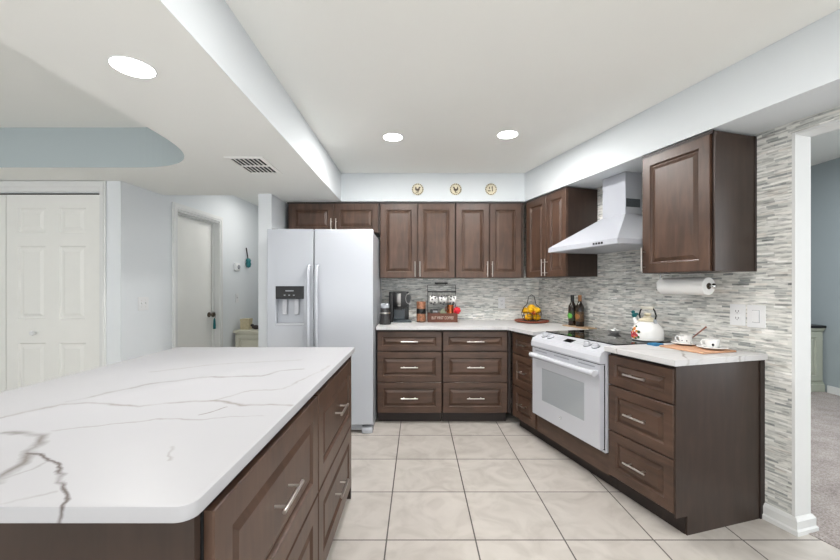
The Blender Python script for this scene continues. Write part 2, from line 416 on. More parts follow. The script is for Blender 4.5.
def tag(o, label, cat, group=None):
    o['label'] = label; o['category'] = cat
    if group: o['group'] = group
    return o
def thing(name, label, cat, loc=(0, 0, 0), rotz=0.0, group=None):
    o = bpy.data.objects.new(name, None); COL.objects.link(o)
    o.empty_display_size = 0.1
    o.location = loc; o.rotation_euler = (0, 0, rotz)
    return tag(o, label, cat, group)
def struct(o):
    o['kind'] = 'structure'; return o
def copy_tree(o, parent=None):
    c = o.copy(); COL.objects.link(c)
    if parent is not None: c.parent = parent
    for ch in [x for x in COL.objects if x.parent == o]: copy_tree(ch, c)
    return c
def text_mesh(name, body, size, mat, parent, loc, rot, depth=0.0006, sx=1.0):
    cu = bpy.data.curves.new(name, 'FONT'); cu.body = body; cu.size = size; cu.extrude = depth; cu.align_x = 'CENTER'; cu.align_y = 'CENTER'
    t = bpy.data.objects.new(name + '_tmp', cu); COL.objects.link(t)
    bpy.context.view_layer.update()
    me = bpy.data.meshes.new_from_object(t.evaluated_get(bpy.context.evaluated_depsgraph_get()))
    bpy.data.objects.remove(t); bpy.data.curves.remove(cu)
    me.materials.clear(); me.materials.append(mat)
    o = bpy.data.objects.new(name, me); COL.objects.link(o); o.parent = parent
    o.location = loc; o.rotation_euler = rot; o.scale = (sx, 1, 1)
    return o

# ================================================================== THE ROOM
# floors: tile up to the middle of the right-hand opening, carpet beyond
def edge_pt(d, y):
    p_ = R(0, d); return Vector((p_.x + UX * (p_.y - y) / -UY, y, 0))
pA = edge_pt(-0.062, 6.6); pB = edge_pt(-0.062, -3.4)
struct(MB().loft([[(-6, -3.4, -0.05), (pB.x, -3.4, -0.05), (pA.x, 6.6, -0.05), (-6, 6.6, -0.05)],
                  [(-6, -3.4, 0.0), (pB.x + 0.0, -3.4, 0.0), (pA.x, 6.6, 0.0), (-6, 6.6, 0.0)]]).build('floor', M['floor']))
struct(MB().loft([[(pB.x, -3.4, -0.05), (6.2, -3.4, -0.05), (6.2, 6.6, -0.05), (pA.x, 6.6, -0.05)],
                  [(pB.x, -3.4, 0.004), (6.2, -3.4, 0.004), (6.2, 6.6, 0.004), (pA.x, 6.6, 0.004)]]).build('floor_carpet', M['carpet']))

# back wall (painted behind the fridge, mosaic from there to the corner)
struct(MB().box(-1.36, -0.395, 4.195, 4.33, 0, CEIL).build('wall_back', M['wall']))
struct(MB().box(-0.395, CX, 4.195, 4.33, 0, CEIL).build('wall_back_tiled', M['tile']))
# right wall with its opening; local x runs along the wall
b = MB(); b.box(-0.0, 2.285, 0, 0.112, 0, CEIL); b.box(2.285, 4.6, 0, 0.112, 2.09, CEIL)
struct(b.build('wall_right', M['tile'], loc=(CX, CY, 0), rotz=PHI))
b = MB(); b.box(2.2855, 2.300, -0.003, 0.117, 0, 2.09); b.box(2.300, 4.6, 0.002, 0.117, 2.078, 2.0895)
struct(b.build('trim_1', M['trim'], loc=(CX, CY, 0), rotz=PHI))
# baseboard wrapping the wall end
prof = [(0.0, 0), (-0.022, 0), (-0.022, 0.022), (-0.015, 0.030), (-0.015, 0.070), (-0.006, 0.084), (0.0, 0.088)]
b = MB()
path = [(2.135, 0, 0, 0), (2.300, 0, 1, -1), (2.300, 0.117, 1, 1), (2.2, 0.117, 0, 1)]
rings = []
for (x, y, kx, ky) in path:
    if (x, y) == (2.135, 0): kx, ky = 0, -1
    if x == 2.2: kx, ky = 0, 1
    rings.append([(x + kx * -o, y + ky * -o, z) for o, z in prof])
b.loft(rings)
struct(b.build('baseboard_right', M['trim'], loc=(CX, CY, 0), rotz=PHI))
# hall and left side
struct(MB().box(-1.483, -1.361, 3.55, 6.2, 0, CEIL).build('wall_partition', M['wall']))
struct(MB().box(-2.6, -1.36, 6.2, 6.3, 0, CEIL).build('wall_hall_end', M['wall']))
LA = math.radians(-3.1)
# left wall: local x along the wall going deeper, local +y away from the room
LROT = PI / 2 + LA
b = MB(); b.box(0, 0.645, 0, 0.14, 0, CEIL); b.box(1.405, 3.2, 0, 0.14, 0, CEIL); b.box(0.645, 1.405, 0, 0.14, 2.05, CEIL)
struct(b.build('wall_left', M['wall'], loc=(-2.43, 3.12, 0), rotz=LROT))
b = MB()
b.box(0.598, 0.66, -0.018, 0, 0, 2.112, 0.004); b.box(1.39, 1.452, -0.018, 0, 0, 2.112, 0.004); b.box(0.66, 1.39, -0.018, 0, 2.05, 2.112, 0.004)
b.box(0.610, 0.640, -0.026, -0.018, 0, 2.1); b.box(1.41, 1.44, -0.026, -0.018, 0, 2.1); b.box(0.640, 1.41, -0.026, -0.018, 2.07, 2.1)
b.box(0.6455, 0.66, 0, 0.139, 0, 2.05); b.box(1.39, 1.4045, 0, 0.139, 0, 2.05); b.box(0.66, 1.39, 0, 0.139, 2.035, 2.0495)
b.box(1.375, 1.39, 0.05, 0.075, 0, 2.035); b.box(0.66, 0.675, 0.05, 0.075, 0, 2.035); b.box(0.675, 1.375, 0.05, 0.075, 2.02, 2.035)
struct(b.build('trim_2', M['trim'], loc=(-2.43, 3.12, 0), rotz=LROT))
d1 = struct(MB().box(0.663, 1.387, 0.078, 0.115, 0.008, 2.032).build('door_1', M['doorpaint'], loc=(-2.43, 3.12, 0), rotz=LROT))
b = MB(); b.lathe([(0.0, 0.0), (0.030, 0.0), (0.030, 0.006), (0.012, 0.010), (0.010, 0.032), (0.024, 0.040), (0.029, 0.052), (0.024, 0.064), (0.0, 0.068)], (1.325, 0.0775, 0.955), axis='-y')
b.build('door_knob', M['knobmetal'], d1, True)
# closet front
b = MB(); b.box(-5.2, -4.2, 3.12, 3.24, 0, CEIL); b.box(-4.2, -2.591, 3.12, 3.24, 2.055, CEIL); b.box(-2.591, -2.43, 3.12, 3.24, 0, CEIL)
struct(b.build('wall_closet', M['wall']))
b = MB(); b.box(-2.592, -2.545, 3.102, 3.1195, 0, 2.148, 0.004); b.box(-4.2, -2.592, 3.102, 3.1195, 2.06, 2.148, 0.004); b.box(-2.582, -2.556, 3.094, 3.102, 0, 2.14); b.box(-4.2, -2.582, 3.094, 3.102, 2.095, 2.14)
b.box(-2.6, -2.592, 3.12, 3.235, 0, 2.055)
struct(b.build('trim_3', M['trim']))
def six_panel(b, x0, x1, y, cols, rows, t=0.035):
    """moulded door leaf facing -y"""
    b.box(x0, x1, y + 0.012, y + t, 0.012, 2.042)
    xs = [x0] + [v for c in cols for v in c] + [x1]
    zs = [0.012] + [v for r_ in rows for v in r_] + [2.042]
    for i in range(0, len(xs), 2): b.box(xs[i], xs[i + 1], y, y + 0.012, 0.012, 2.042)
    for c in cols:
        for i in range(0, len(zs), 2): b.box(c[0], c[1], y, y + 0.012, zs[i], zs[i + 1])
        for r_ in rows:
            x_0, x_1 = c; z0, z1 = r_
            rr = []
            for ins, dep in ((0, 0.0), (0.010, 0.011), (0.024, 0.011), (0.048, 0.002), (0.050, 0.002)):
                rr.append([(x_0 + ins, y + dep, z0 + ins), (x_1 - ins, y + dep, z0 + ins), (x_1 - ins, y + dep, z1 - ins), (x_0 + ins, y + dep, z1 - ins)])
            b.loft(rr, False, True)
rows = [(0.25, 0.82), (1.015, 1.62), (1.73, 1.935)]
b = MB(); six_panel(b, -3.388, -2.602, 3.14, [(-3.29, -3.065), (-2.955, -2.735)], rows)
d2 = struct(b.build('door_2', M['doorpaint']))
MB().lathe([(0.0, 0.0), (0.010, 0.0), (0.008, 0.012), (0.018, 0.02), (0.021, 0.028), (0.016, 0.036), (0.0, 0.038)], (-3.15, 3.1395, 0.905), axis='-y').build('door_knob', M['plate'], d2, True)
b = MB(); six_panel(b, -4.15, -3.394, 3.14, [(-4.02, -3.79), (-3.70, -3.47)], rows)
struct(b.build('door_3', M['doorpaint']))
struct(MB().box(-4.2, -2.602, 3.15, 3.2, 2.046, 2.054).build('trim_4', M['gasket_gap_shade']))
struct(MB().box(-4.3, -2.62, 3.6, 3.62, 0, 2.1).build('wall_closet_back', M['gasket_gap_shade']))

struct(MB().box(-5.4, -5.28, -3.4, 3.12, 0, CEIL).build('wall_dining', M['wall']))  # unseen left wall, added to cut the light reaching the tray recess
# ceilings
pa_, pb_ = edge_pt(-0.05, 4.33), edge_pt(-0.05, -3.4)
struct(MB().prism([(-0.776, -3.4), (pb_.x, -3.4), (pa_.x, 4.33), (-0.776, 4.33)], CEIL, CEIL + 0.06).build('ceiling', M['ceiling']))
struct(MB().box(-2.2, 5.0, 0.06, 0.112, CEIL + 0.001, 2.95).build('wall_top_sun_block', M['bluewall'], loc=(CX, CY, 0), rotz=PHI))  # unseen strip added over the kitchen wall to stop sun leaking in
struct(MB().box(-2.7, -1.361, 3.61, 6.3, CEIL, CEIL + 0.06).build('ceiling_hall', M['ceiling']))
# dropped ceiling on the left with a rounded tray recess
outer = [(-5.4, -3.4), (-0.776, -3.4), (-0.776, 4.195), (-1.361, 4.195), (-1.361, 3.61), (-5.4, 3.61)]
cxr, cyr, ax_, by_, ne = -2.1, 2.12, 0.635, 0.645, 2.6
inner = []
for i in range(25):
    a = PI / 2 * i / 24
    inner.append((cxr + ax_ * (math.cos(a) ** (2 / ne)), cyr + by_ * (math.sin(a) ** (2 / ne))))
inner += [(-4.6, 2.765), (-4.6, -0.6), (-1.465, -0.6)]
bm = bmesh.new()
vo = [bm.verts.new((x, y, LOW)) for x, y in outer]; vi = [bm.verts.new((x, y, LOW)) for x, y in inner]
ee = [bm.edges.new((v[i], v[(i + 1) % len(v)])) for v in (vo, vi) for i in range(len(v))]
bmesh.ops.triangle_fill(bm, use_beauty=True, use_dissolve=False, edges=ee)
me = bpy.data.meshes.new('ceiling_lower'); bm.to_mesh(me); bm.free(); me.materials.append(M['ceiling'])
o = bpy.data.objects.new('ceiling_lower', me); COL.objects.link(o); struct(o)
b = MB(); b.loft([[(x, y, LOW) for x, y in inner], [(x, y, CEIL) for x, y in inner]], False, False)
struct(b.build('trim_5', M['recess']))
b = MB(); b.bm.faces.new([b.bm.verts.new((x, y, CEIL)) for x, y in inner])
struct(b.build('ceiling_recess', M['ceiling']))
# faces of the dropped ceiling towards the kitchen and the hall, furred soffits over the cabinets
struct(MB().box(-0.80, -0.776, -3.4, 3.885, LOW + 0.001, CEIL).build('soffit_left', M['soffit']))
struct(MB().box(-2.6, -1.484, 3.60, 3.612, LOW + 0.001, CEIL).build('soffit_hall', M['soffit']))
c0 = R(-0.2, 0.335); 
def line_x_at_y(d, y):
    p = R(0, d); t = (p.y - y) / -UY
    return p.x + UX * t
xs_ = line_x_at_y(0.322, 3.882)
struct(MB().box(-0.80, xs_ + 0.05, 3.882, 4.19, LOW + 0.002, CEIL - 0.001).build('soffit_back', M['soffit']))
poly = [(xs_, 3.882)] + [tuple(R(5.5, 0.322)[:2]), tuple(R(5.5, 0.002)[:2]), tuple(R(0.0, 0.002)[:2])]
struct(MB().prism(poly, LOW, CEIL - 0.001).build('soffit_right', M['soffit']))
# room to the right
struct(MB().box(4.96, 5.08, -0.6, 6.4, 0, 2.9).build('wall_side_room', M['bluewall']))
struct(MB().box(1.2, 5.08, 6.2, 6.32, 0, 2.9).build('wall_side_room_back', M['bluewall']))
pc = [tuple(R(-2.3, -0.142)[:2]), tuple(R(4.6, -0.142)[:2]), (5.08, -0.4), (5.08, 6.3)]
struct(MB().prism(pc, 2.80, 2.86).build('ceiling_side_room', M['ceiling']))
struct(MB().box(2.62, 5.08, -0.62, -0.5, 0, 2.9).build('side_room_sun_block', M['bluewall']))  # unseen box added to keep the sun off the carpet
b = MB(); b.box(4.945, 4.9595, 1.5, 4.60, 0.004, 0.09); struct(b.build('baseboard_side_room', M['trim']))

# ================================================================== CABINETS
CAB = 'wood cabinets'
def base_unit(name, label, loc, rotz, w, fronts, depth, kick=True, fill_l=0.0, fill_r=0.0, end_panel=None, group='dark wood base cabinets', pull_len=0.16, kick_set=0.075, bottom=0.10, carc_top=0.882):
    """front faces at local y=0; fronts = list of rows of (x0, x1, z0, z1)"""
    t = thing(name, label, 'cabinet', loc, rotz, group)
    MB().box(0.001, w - 0.001, 0.021, depth, bottom, carc_top).build('body', M['carcass'], t)
    if kick: MB().box(0.001, w - 0.001, kick_set, kick_set + 0.02, 0.0005, bottom).build('toe_kick', M['wood_dark'], t)
    for x0, x1, z0, z1 in fronts:
        d = MB().front(x0, x1, z0, z1, 0.0).build('drawer', M['wood_h'], t)
        cx, cz = (x0 + x1) / 2, (z0 + z1) / 2
        MB().pull((cx - pull_len / 2, -0.032, cz), (cx + pull_len / 2, -0.032, cz), (0, 0.035, 0)).build('handle', M['steel'], d, True)
    if fill_l: MB().box(-fill_l, 0.0, 0.006, 0.03, bottom, carc_top).build('filler_strip', M['wood_dark'], t)
    if fill_r: MB().box(w, w + fill_r, 0.006, 0.03, bottom, carc_top).build('filler_strip', M['wood_dark'], t)
    return t
ROWS = [(0.682, 0.862), (0.393, 0.673), (0.104, 0.386)]
base_unit('drawer_cabinet', 'dark wood base cabinet with three drawers next to the refrigerator', (-0.379, 3.56, 0), 0, 0.609,
          [(0.003, 0.604, a, c) for a, c in ROWS], 0.63)
base_unit('drawer_cabinet', 'dark wood base cabinet with three wide drawers, under the fruit basket in the corner', (0.234, 3.56, 0), 0, 0.611,
          [(0.004, 0.606, a, c) for a, c in ROWS], 0.63, fill_r=0.03)
# narrow drawer unit between corner and range
p = R(0.535, 0.635)
base_unit('drawer_cabinet', 'narrow dark wood cabinet with three small drawers squeezed between corner and range', p, PHI, 0.38,
          [(0.012, 0.372, a, c) for a, c in ROWS], 0.60, pull_len=0.13, fill_l=0.018)
# end unit right of the range
p = R(1.700, 0.635)
t = base_unit('drawer_cabinet', 'dark wood three drawer cabinet with finished end, right of the white range', p, PHI, 0.446,
              [(0.002, 0.4435, a, c) for a, c in ((0.680, 0.862), (0.398, 0.672), (0.116, 0.390))], 0.615, pull_len=0.15)
b = MB(); b.box(0.4465, 0.4565, 0.078, 0.632, 0.0005, 0.882); b.box(0.4465, 0.4565, 0.004, 0.078, 0.10, 0.882)
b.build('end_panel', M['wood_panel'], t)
b = MB(); b.box(0.4567, 0.4617, 0.600, 0.6345, 0.0005, 0.882); b.build('scribe_moulding', M['wood_dark'], t)

def wall_unit(name, label, loc, rotz, w, h, doors, depth, z0, handle_side, end_l=False, end_r=False, filler=None, hl=0.155):
    t = thing(name, label, 'cabinet', loc, rotz, 'dark wood wall cabinets')
    m = M['wood_panel']
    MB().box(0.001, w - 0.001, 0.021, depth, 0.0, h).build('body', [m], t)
    b = MB(); b.box(0.0, w, 0.004, 0.022, h - 0.012, h + 0.006); b.build('top_moulding', M['wood_dark'], t)
    for (x0, x1), hs in zip(doors, handle_side):
        d = MB().front(x0, x1, 0.002, h - 0.012, 0.0, frame=0.058).build('door', M['wood'], t)
        hx = x1 - 0.022 if hs == 'r' else x0 + 0.022
        MB().pull((hx, -0.032, 0.012), (hx, -0.032, 0.012 + hl), (0, 0.035, 0)).build('handle', M['steel'], d, True)
    if filler: MB().box(filler[0], filler[1], 0.006, 0.021, 0.0, h - 0.001).build('filler_strip', m, t)
    return t
UH = 2.135 - 1.372
DEP = 0.322
wall_unit('wall_cabinet', 'pair of short dark wood cabinet doors above the white refrigerator', (-1.325, 3.87, 1.83), 0, 0.94, 2.135 - 1.83,
          [(0.02, 0.474), (0.479, 0.922)], DEP, 1.83, 'rl', hl=0.13)
wall_unit('wall_cabinet', 'tall two door dark wood wall cabinet above the coffee maker', (-0.383, 3.87, 1.372), 0, 0.768, UH,
          [(0.004, 0.381), (0.386, 0.764)], DEP, 1.372, 'rl')
wall_unit('wall_cabinet', 'tall two door dark wood wall cabinet above the wall outlet, beside the corner', (0.387, 3.87, 1.372), 0, 0.672, UH,
          [(0.004, 0.342), (0.347, 0.668)], DEP, 1.372, 'rl', filler=(0.672, 0.694))
p = R(0.275, 0.325, 1.372)
wall_unit('wall_cabinet', 'two door dark wood wall cabinet between the corner and the range hood', p, PHI, 0.615, UH,
          [(0.004, 0.326), (0.331, 0.611)], DEP, 1.372, 'rl', filler=(-0.02, 0.0))
p = R(1.657, 0.325, 1.372)
t = wall_unit('wall_cabinet', 'single door dark wood wall cabinet right of the range hood above paper towels', p, PHI, 0.455, UH,
              [(0.003, 0.440)], DEP, 1.372, 'l')
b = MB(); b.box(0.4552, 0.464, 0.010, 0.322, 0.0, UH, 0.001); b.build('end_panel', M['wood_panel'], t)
b = MB(); b.box(0.4642, 0.4665, 0.304, 0.3225, 0.0, UH); b.build('scribe_moulding', M['wood_dark'], t)

# ------------------------------------------------------------------ counters
back_v = [([(-0.5, 3.95), (0.1, 3.9), (0.5, 3.75), (0.9, 3.9), (1.3, 3.7)], 0.012, (180, 176, 172), 0.5)]
MQ = quartz('white_quartz_back', back_v)
ya = 3.53
xa = line_x_at_y(0.665, ya)
pts = [(-0.384, ya), (xa, ya), tuple(R(0.917, 0.665)[:2]), tuple(R(0.917, 0.003)[:2]), tuple(R(0.0, 0.003)[:2]), (-0.384, 4.192)]
pts = [pts[0], pts[1], pts[2], pts[3], (pts[4][0] - 0.004, 4.192), pts[5]]
b = MB(); b.prism(pts, 0.8835, 0.914)
o = b.build('countertop', MQ); tag(o, 'white quartz L-shaped countertop along the back wall and corner', 'countertop', 'quartz countertops')
MQ2 = quartz('white_quartz_end', [([(1.70, -0.3), (1.95, -0.35), (2.25, -0.66)], 0.009, (140, 132, 124), 0.95), ([(1.8, -0.68), (1.86, -0.5), (2.3, -0.1)], 0.008, (140, 132, 124), 0.9)])
b = MB(); b.box(1.699, 2.178, -0.665, -0.003, 0.8835, 0.914, 0.002)
o = b.build('countertop', MQ2, loc=(CX, CY, 0), rotz=PHI); tag(o, 'small white quartz countertop right of the range holding two cups', 'countertop', 'quartz countertops')

# ------------------------------------------------------------------ island
def W(px, py):                                       # point of the island top where the photo shows a vein
    D = 381 * (1.29 - 0.914) / (py - 286.0)
    return ((px - 417.5) / 381 * D, D)
iv = [([W(0, 433.6), W(44.6, 434.6), W(43, 441.8), W(30, 453.6), W(21, 465), W(-6, 484)], 0.016, (150, 146, 142), 0.85),
      ([W(30, 453.6), W(46, 458), W(56, 461.4), W(64, 474), W(57, 484.6), W(66, 495.4), W(55, 512)], 0.006, (120, 112, 108), 0.95),
      ([W(-20, 423), W(36, 409.6), W(64, 404), W(107, 403.6), W(136, 407), W(168, 402.5), W(213, 400.7), W(245, 405), W(292, 405)], 0.013, (168, 160, 154), 0.75),
      ([W(71, 401), W(118, 391), W(153, 383.6), W(200, 377.5), W(260, 376), W(281, 370.7), W(303, 369)], 0.015, (166, 160, 155), 0.7),
      ([W(53, 431), W(118, 423), W(157, 419), W(200, 419), W(262, 416)], 0.007, (172, 166, 160), 0.6),
      ([W(201, 414.7), W(228, 407)], 0.006, (150, 140, 132), 0.8),
      ([W(213, 400.7), W(250, 391), W(283, 389), W(330, 366)], 0.010, (176, 168, 162), 0.55),
      ([W(150, 372), W(220, 364), W(300, 360)], 0.014, (178, 172, 168), 0.5),
      ([W(168, 460), W(174, 452), W(172, 447)], 0.005, (170, 164, 160), 0.5),
      ([W(8, 478), W(30, 470), W(48, 462)], 0.006, (172, 168, 166), 0.5),
      ([W(0, 505), W(25, 497), W(52, 493)], 0.006, (172, 168, 166), 0.4)]
iv = [(p_, w_, tuple(int(v * 0.80) for v in c_), k_) for p_, w_, c_, k_ in iv]
MI = quartz('white_quartz_island', iv, (174, 174, 177), False)
x0, x1, y0, y1, rc = -1.478, -0.385, 0.648, 2.345, 0.03
poly = []
for (cx, cy, a0) in ((x1 - rc, y0 + rc, -90), (x1 - 0.01, y1 - 0.01, 0), (x0 + 0.01, y1 - 0.01, 90), (x0 + rc, y0 + rc, 180)):
    rr = rc if cy < 1 else 0.01
    for k in range(7):
        a = math.radians(a0 + 15 * k); poly.append((cx + rr * math.cos(a), cy + rr * math.sin(a)))
def inset(pl, k):
    cx = (x0 + x1) / 2; cy = (y0 + y1) / 2
    return [(x - math.copysign(k, x - cx), y - math.copysign(k, y - cy)) for x, y in pl]
b = MB(); rg = []
for k, z in ((0.001, 0.8858), (0.0, 0.887), (0.0, 0.911), (0.001, 0.9132), (0.003, 0.914)):
    rg.append([(x, y, z) for x, y in inset(poly, k)])
b.loft(rg)
o = b.build('island_countertop', MI, None, True); tag(o, 'big white quartz slab with grey veins on top of the kitchen island', 'countertop')

XF = -0.40
# the far (deeper) unit and the near unit; local x = +Y
for nm, lab, ystart, w, zz in (('island_cabinet', 'near dark wood island cabinet with two deep drawers, closest to the viewer', 0.745, 0.792, None),
                               ('island_cabinet', 'far dark wood island cabinet with two deep drawers, at the refrigerator end', 1.541, 0.765, None)):
    near = ystart < 1
    t = thing(nm, lab, 'cabinet', (XF, ystart, 0), PI / 2, 'island cabinets')
    b = MB(); b.box(0.001, w - 0.001, 0.0215, 0.90, 0.082, 0.848); b.box(0.001, w - 0.001, 0.05, 0.90, 0.848, 0.885); b.build('body', M['gasket_gap_shade'], t)  # near-black body paints in the shade below the slab and between fronts
    MB().box(0.001, w - 0.001, 0.085, 0.10, 0.0005, 0.082).build('toe_kick', M['wood_dark'], t)
    for z0, z1 in ((0.458, 0.848), (0.084, 0.450)):
        d = MB().front(0.004, w - 0.004, z0, z1, 0.0, frame=0.075).build('drawer', M['wood'], t)
        cz = z1 - 0.18
        cx = w / 2 - (0.01 if near else 0.0)
        MB().pull((cx - 0.085, -0.034, cz), (cx + 0.085, -0.034, cz), (0, 0.037, 0), r=0.006).build('handle', M['steel'], d, True)
    if near:
        b = MB(); b.box(-0.026, -0.006, 0.0216, 0.95, 0.0005, 0.8855); b.build('end_panel', M['wood_panel'], t)
        MB().box(-0.006, 0.0005, 0.05, 0.90, 0.082, 0.885).build('filler_strip', M['gasket_gap_shade'], t)  # dark strip standing in for shade in the gap beside the end panel
    else:
        MB().box(w, w + 0.02, 0.004, 0.90, 0.0005, 0.8855).build('end_panel', M['wood_panel'], t)

# ================================================================== APPLIANCES
# refrigerator
FX0, FX1, FY = -1.311, -0.388, 3.32
fr = thing('refrigerator', 'tall white side by side refrigerator with black dispenser panel', 'refrigerator', ((FX0 + FX1) / 2, FY, 0))
w = FX1 - FX0; hw = w / 2; split = -0.904 - (FX0 + FX1) / 2
MB().box(-hw + 0.004, hw - 0.004, 0.075, 0.80, 0.03, 1.765, 0.004).build('body', M['fridge'], fr)
# freezer door with dispenser hole
dx0, dx1, dz0, dz1 = -1.236 - (FX0 + FX1) / 2, -0.992 - (FX0 + FX1) / 2, 0.945, 1.290
b = MB()
xl, xr = -hw, split - 0.004
b.box(xl, dx0, 0.0, 0.07, 0.08, 1.787, 0.005); b.box(dx1, xr, 0.0, 0.07, 0.08, 1.787, 0.005)
b.box(dx0 - 0.006, dx1 + 0.006, 0.0, 0.07, 0.08, dz0); b.box(dx0 - 0.006, dx1 + 0.006, 0.0, 0.07, dz1, 1.787)
b.box(dx0 - 0.006, dx1 + 0.006, 0.062, 0.07, dz0, dz1)
fd = b.build('freezer_door', M['fridge'], fr)
MB().box(split + 0.004, hw, 0.0, 0.07, 0.08, 1.787, 0.008).build('door', M['fridge'], fr)
MB().box(split - 0.004, split + 0.004, 0.045, 0.07, 0.08, 1.78).build('door_gasket', M['gasket_gap_shade'], fr)
dp = MB().box(dx0 + 0.001, dx1 - 0.001, -0.004, 0.055, 1.178, 1.289, 0.003).build('dispenser_panel', M['black'], fr)
b = MB(); b.box((dx0 + dx1) / 2 - 0.036, (dx0 + dx1) / 2 + 0.036, -0.0052, -0.0042, 1.243, 1.253)
for k in range(3): b.box((dx0 + dx1) / 2 - 0.05 + k * 0.04, (dx0 + dx1) / 2 - 0.035 + k * 0.04, -0.0052, -0.0042, 1.206, 1.214)
b.build('panel_marking', M['greyprint'], dp)
b = MB(); b.box(dx0 + 0.001, dx1 - 0.001, 0.004, 0.06, dz0 + 0.001, dz0 + 0.02, 0.002); b.box(dx0 + 0.045, dx0 + 0.085, 0.035, 0.045, 1.04, 1.176, 0.003); b.box(dx1 - 0.095, dx1 - 0.055, 0.035, 0.045, 1.04, 1.176, 0.003)
b.build('dispenser_tray', M['appliance'], fr)
for xx, par in ((split - 0.035, fr), (split + 0.035, fr)):
    zt = 1.468; zb = 0.72
    path = [(xx, 0.0, zt), (xx, -0.035, zt - 0.012), (xx, -0.055, zt - 0.05)] + [(xx, -0.060, zt - 0.05 - (zt - zb - 0.1) * k / 6) for k in range(1, 6)] + [(xx, -0.055, zb + 0.05), (xx, -0.035, zb + 0.012), (xx, 0.0, zb)]
    b = MB(); rings = []
    for (x, y, z) in path: pass
    b.tube(path, 0.015, 10); b.build('door_handle', M['fridge'], par, True)
b = MB(); b.box(-hw + 0.02, hw - 0.10, 0.045, 0.08, 0.02, 0.078)
for k in range(4): b.box(-hw + 0.03, hw - 0.11, 0.040, 0.046, 0.026 + k * 0.013, 0.032 + k * 0.013)
b.build('toe_grille', M['appliance_grey'], fr)
for sg in (-1, 1):
    xa_, xb_ = sorted((sg * (hw - 0.10), sg * (hw - 0.004)))
    MB().box(xa_, xb_, 0.0, 0.09, 0.0005, 0.055, 0.012).build('roller_cover', M['fridge'], fr, True)
    xa_, xb_ = sorted((sg * (hw - 0.07), sg * (hw - 0.01)))
    MB().box(xa_, xb_, 0.0705, 0.12, 1.7655, 1.80, 0.004).build('hinge_cover', M['gasket_gap_shade'], fr)

# range: local x along the wall, y=0 at the cabinet front line
RW = 0.764
rg_ = thing('range', 'white slide-in electric range with black glass cooktop', 'range', R(0.930, 0.635), PHI)
b = MB(); b.box(0.003, RW - 0.003, -0.012, 0.60, 0.24, 0.80); b.build('body', M['appliance'], rg_)
MB().box(0.006, RW - 0.0045, -0.0128, -0.0121, 0.255, 0.79).build('door_gasket', M['gasket_gap_shade'], rg_)  # dark plate standing in for the shaded gap beside the oven door
# door
DY = -0.047
wx0, wx1, wz0, wz1 = 0.135, 0.612, 0.395, 0.648
b = MB(); b.box(0.008, RW - 0.012, DY, -0.014, 0.262, wz0); b.box(0.008, wx0, DY, -0.014, wz0, wz1); b.box(wx1, RW - 0.012, DY, -0.014, wz0, wz1); b.box(0.008, RW - 0.012, DY, -0.014, wz1, 0.795)
dr = b.build('oven_door', M['appliance'], rg_)
MB().box(wx0, wx1, DY + 0.001, DY + 0.012, wz0, wz1).build('window', M['window_glass'], dr)
b = MB()
b.cyl((0.046, DY - 0.042, 0.742), (RW - 0.010, DY - 0.042, 0.742), 0.019, seg=18)
for xx in (0.070, RW - 0.045): b.box(xx - 0.018, xx + 0.018, DY - 0.045, DY + 0.002, 0.728, 0.757, 0.004)
b.build('handle', M['appliance'], dr, True)
for x_0, x_1 in ((0.05, 0.20), (0.29, 0.46), (0.55, 0.71)): MB().box(x_0, x_1, DY - 0.001, DY + 0.004, 0.770, 0.780).build('vent_slot', M['greyprint'], dr)
em = MB().lathe([(0, 0), (0.013, 0), (0.013, 0.0025), (0.0, 0.0025)], (RW / 2 - 0.02, DY, 0.335), axis='-y').build('round_emblem', M['greyprint'], dr)
b = MB(); b.tube([(RW / 2 - 0.02 + 0.0095 * math.cos(a * PI / 8), DY - 0.003, 0.335 + 0.0095 * math.sin(a * PI / 8)) for a in range(16)], 0.0012, 6, True); b.build('emblem_ring', M['plate'], em)
# control panel
prof = [(0.065, 0.80), (-0.052, 0.80), (-0.058, 0.812), (-0.055, 0.845), (-0.040, 0.872), (0.070, 0.912), (0.070, 0.86)]
b = MB(); b.extrude_x(prof, 0.002, RW - 0.002); cp = b.build('control_panel', M['appliance'], rg_)
MB().box(0.006, RW - 0.006, -0.050, -0.012, 0.7955, 0.7998).build('door_gap', M['gasket_gap_shade'], rg_)
sl = math.atan2(0.040, 0.110)
def on_panel(x, s_):                                  # point on the sloped top, s_ from front (0) to back (1)
    return Vector((x, -0.040 + 0.110 * s_, 0.872 + 0.040 * s_))
nrm = Vector((0, -math.sin(sl), math.cos(sl)))
for xx in (0.095, 0.170, 0.575, 0.655):
    q = on_panel(xx, 0.45)
    b = MB(); b.cyl(q, q + nrm * 0.010, 0.026, 0.024, seg=20); b.cyl(q + nrm * 0.010, q + nrm * 0.022, 0.019, 0.017, seg=20)
    tv = Vector((0.7, 0.7 * math.cos(sl), 0.7 * math.sin(sl))); sv = nrm.cross(tv).normalized()
    b.loft([[q + nrm * 0.022 + tv * a_ * 0.019 + sv * c_ * 0.004 for a_, c_ in ((-1, -1), (1, -1), (1, 1), (-1, 1))], [q + nrm * 0.032 + tv * a_ * 0.017 + sv * c_ * 0.003 for a_, c_ in ((-1, -1), (1, -1), (1, 1), (-1, 1))]])
    kb = b.build('knob', M['appliance'], rg_, True)
    MB().cyl(q + nrm * 0.0002, q + nrm * 0.0045, 0.0275, seg=20).build('knob_shadow_ring', M['slate'], kb, True)  # dark ring painting in the shadow under the knob
q0 = on_panel(0.335, 0.32) + nrm * 0.0012; q1 = on_panel(0.425, 0.32) + nrm * 0.0012; q2 = on_panel(0.425, 0.72) + nrm * 0.0012; q3 = on_panel(0.335, 0.72) + nrm * 0.0012
b = MB(); b.loft([[p_ - nrm * 0.001 for p_ in (q0, q1, q2, q3)], [q0, q1, q2, q3]]); b.build('display', M['black_glass'], rg_)
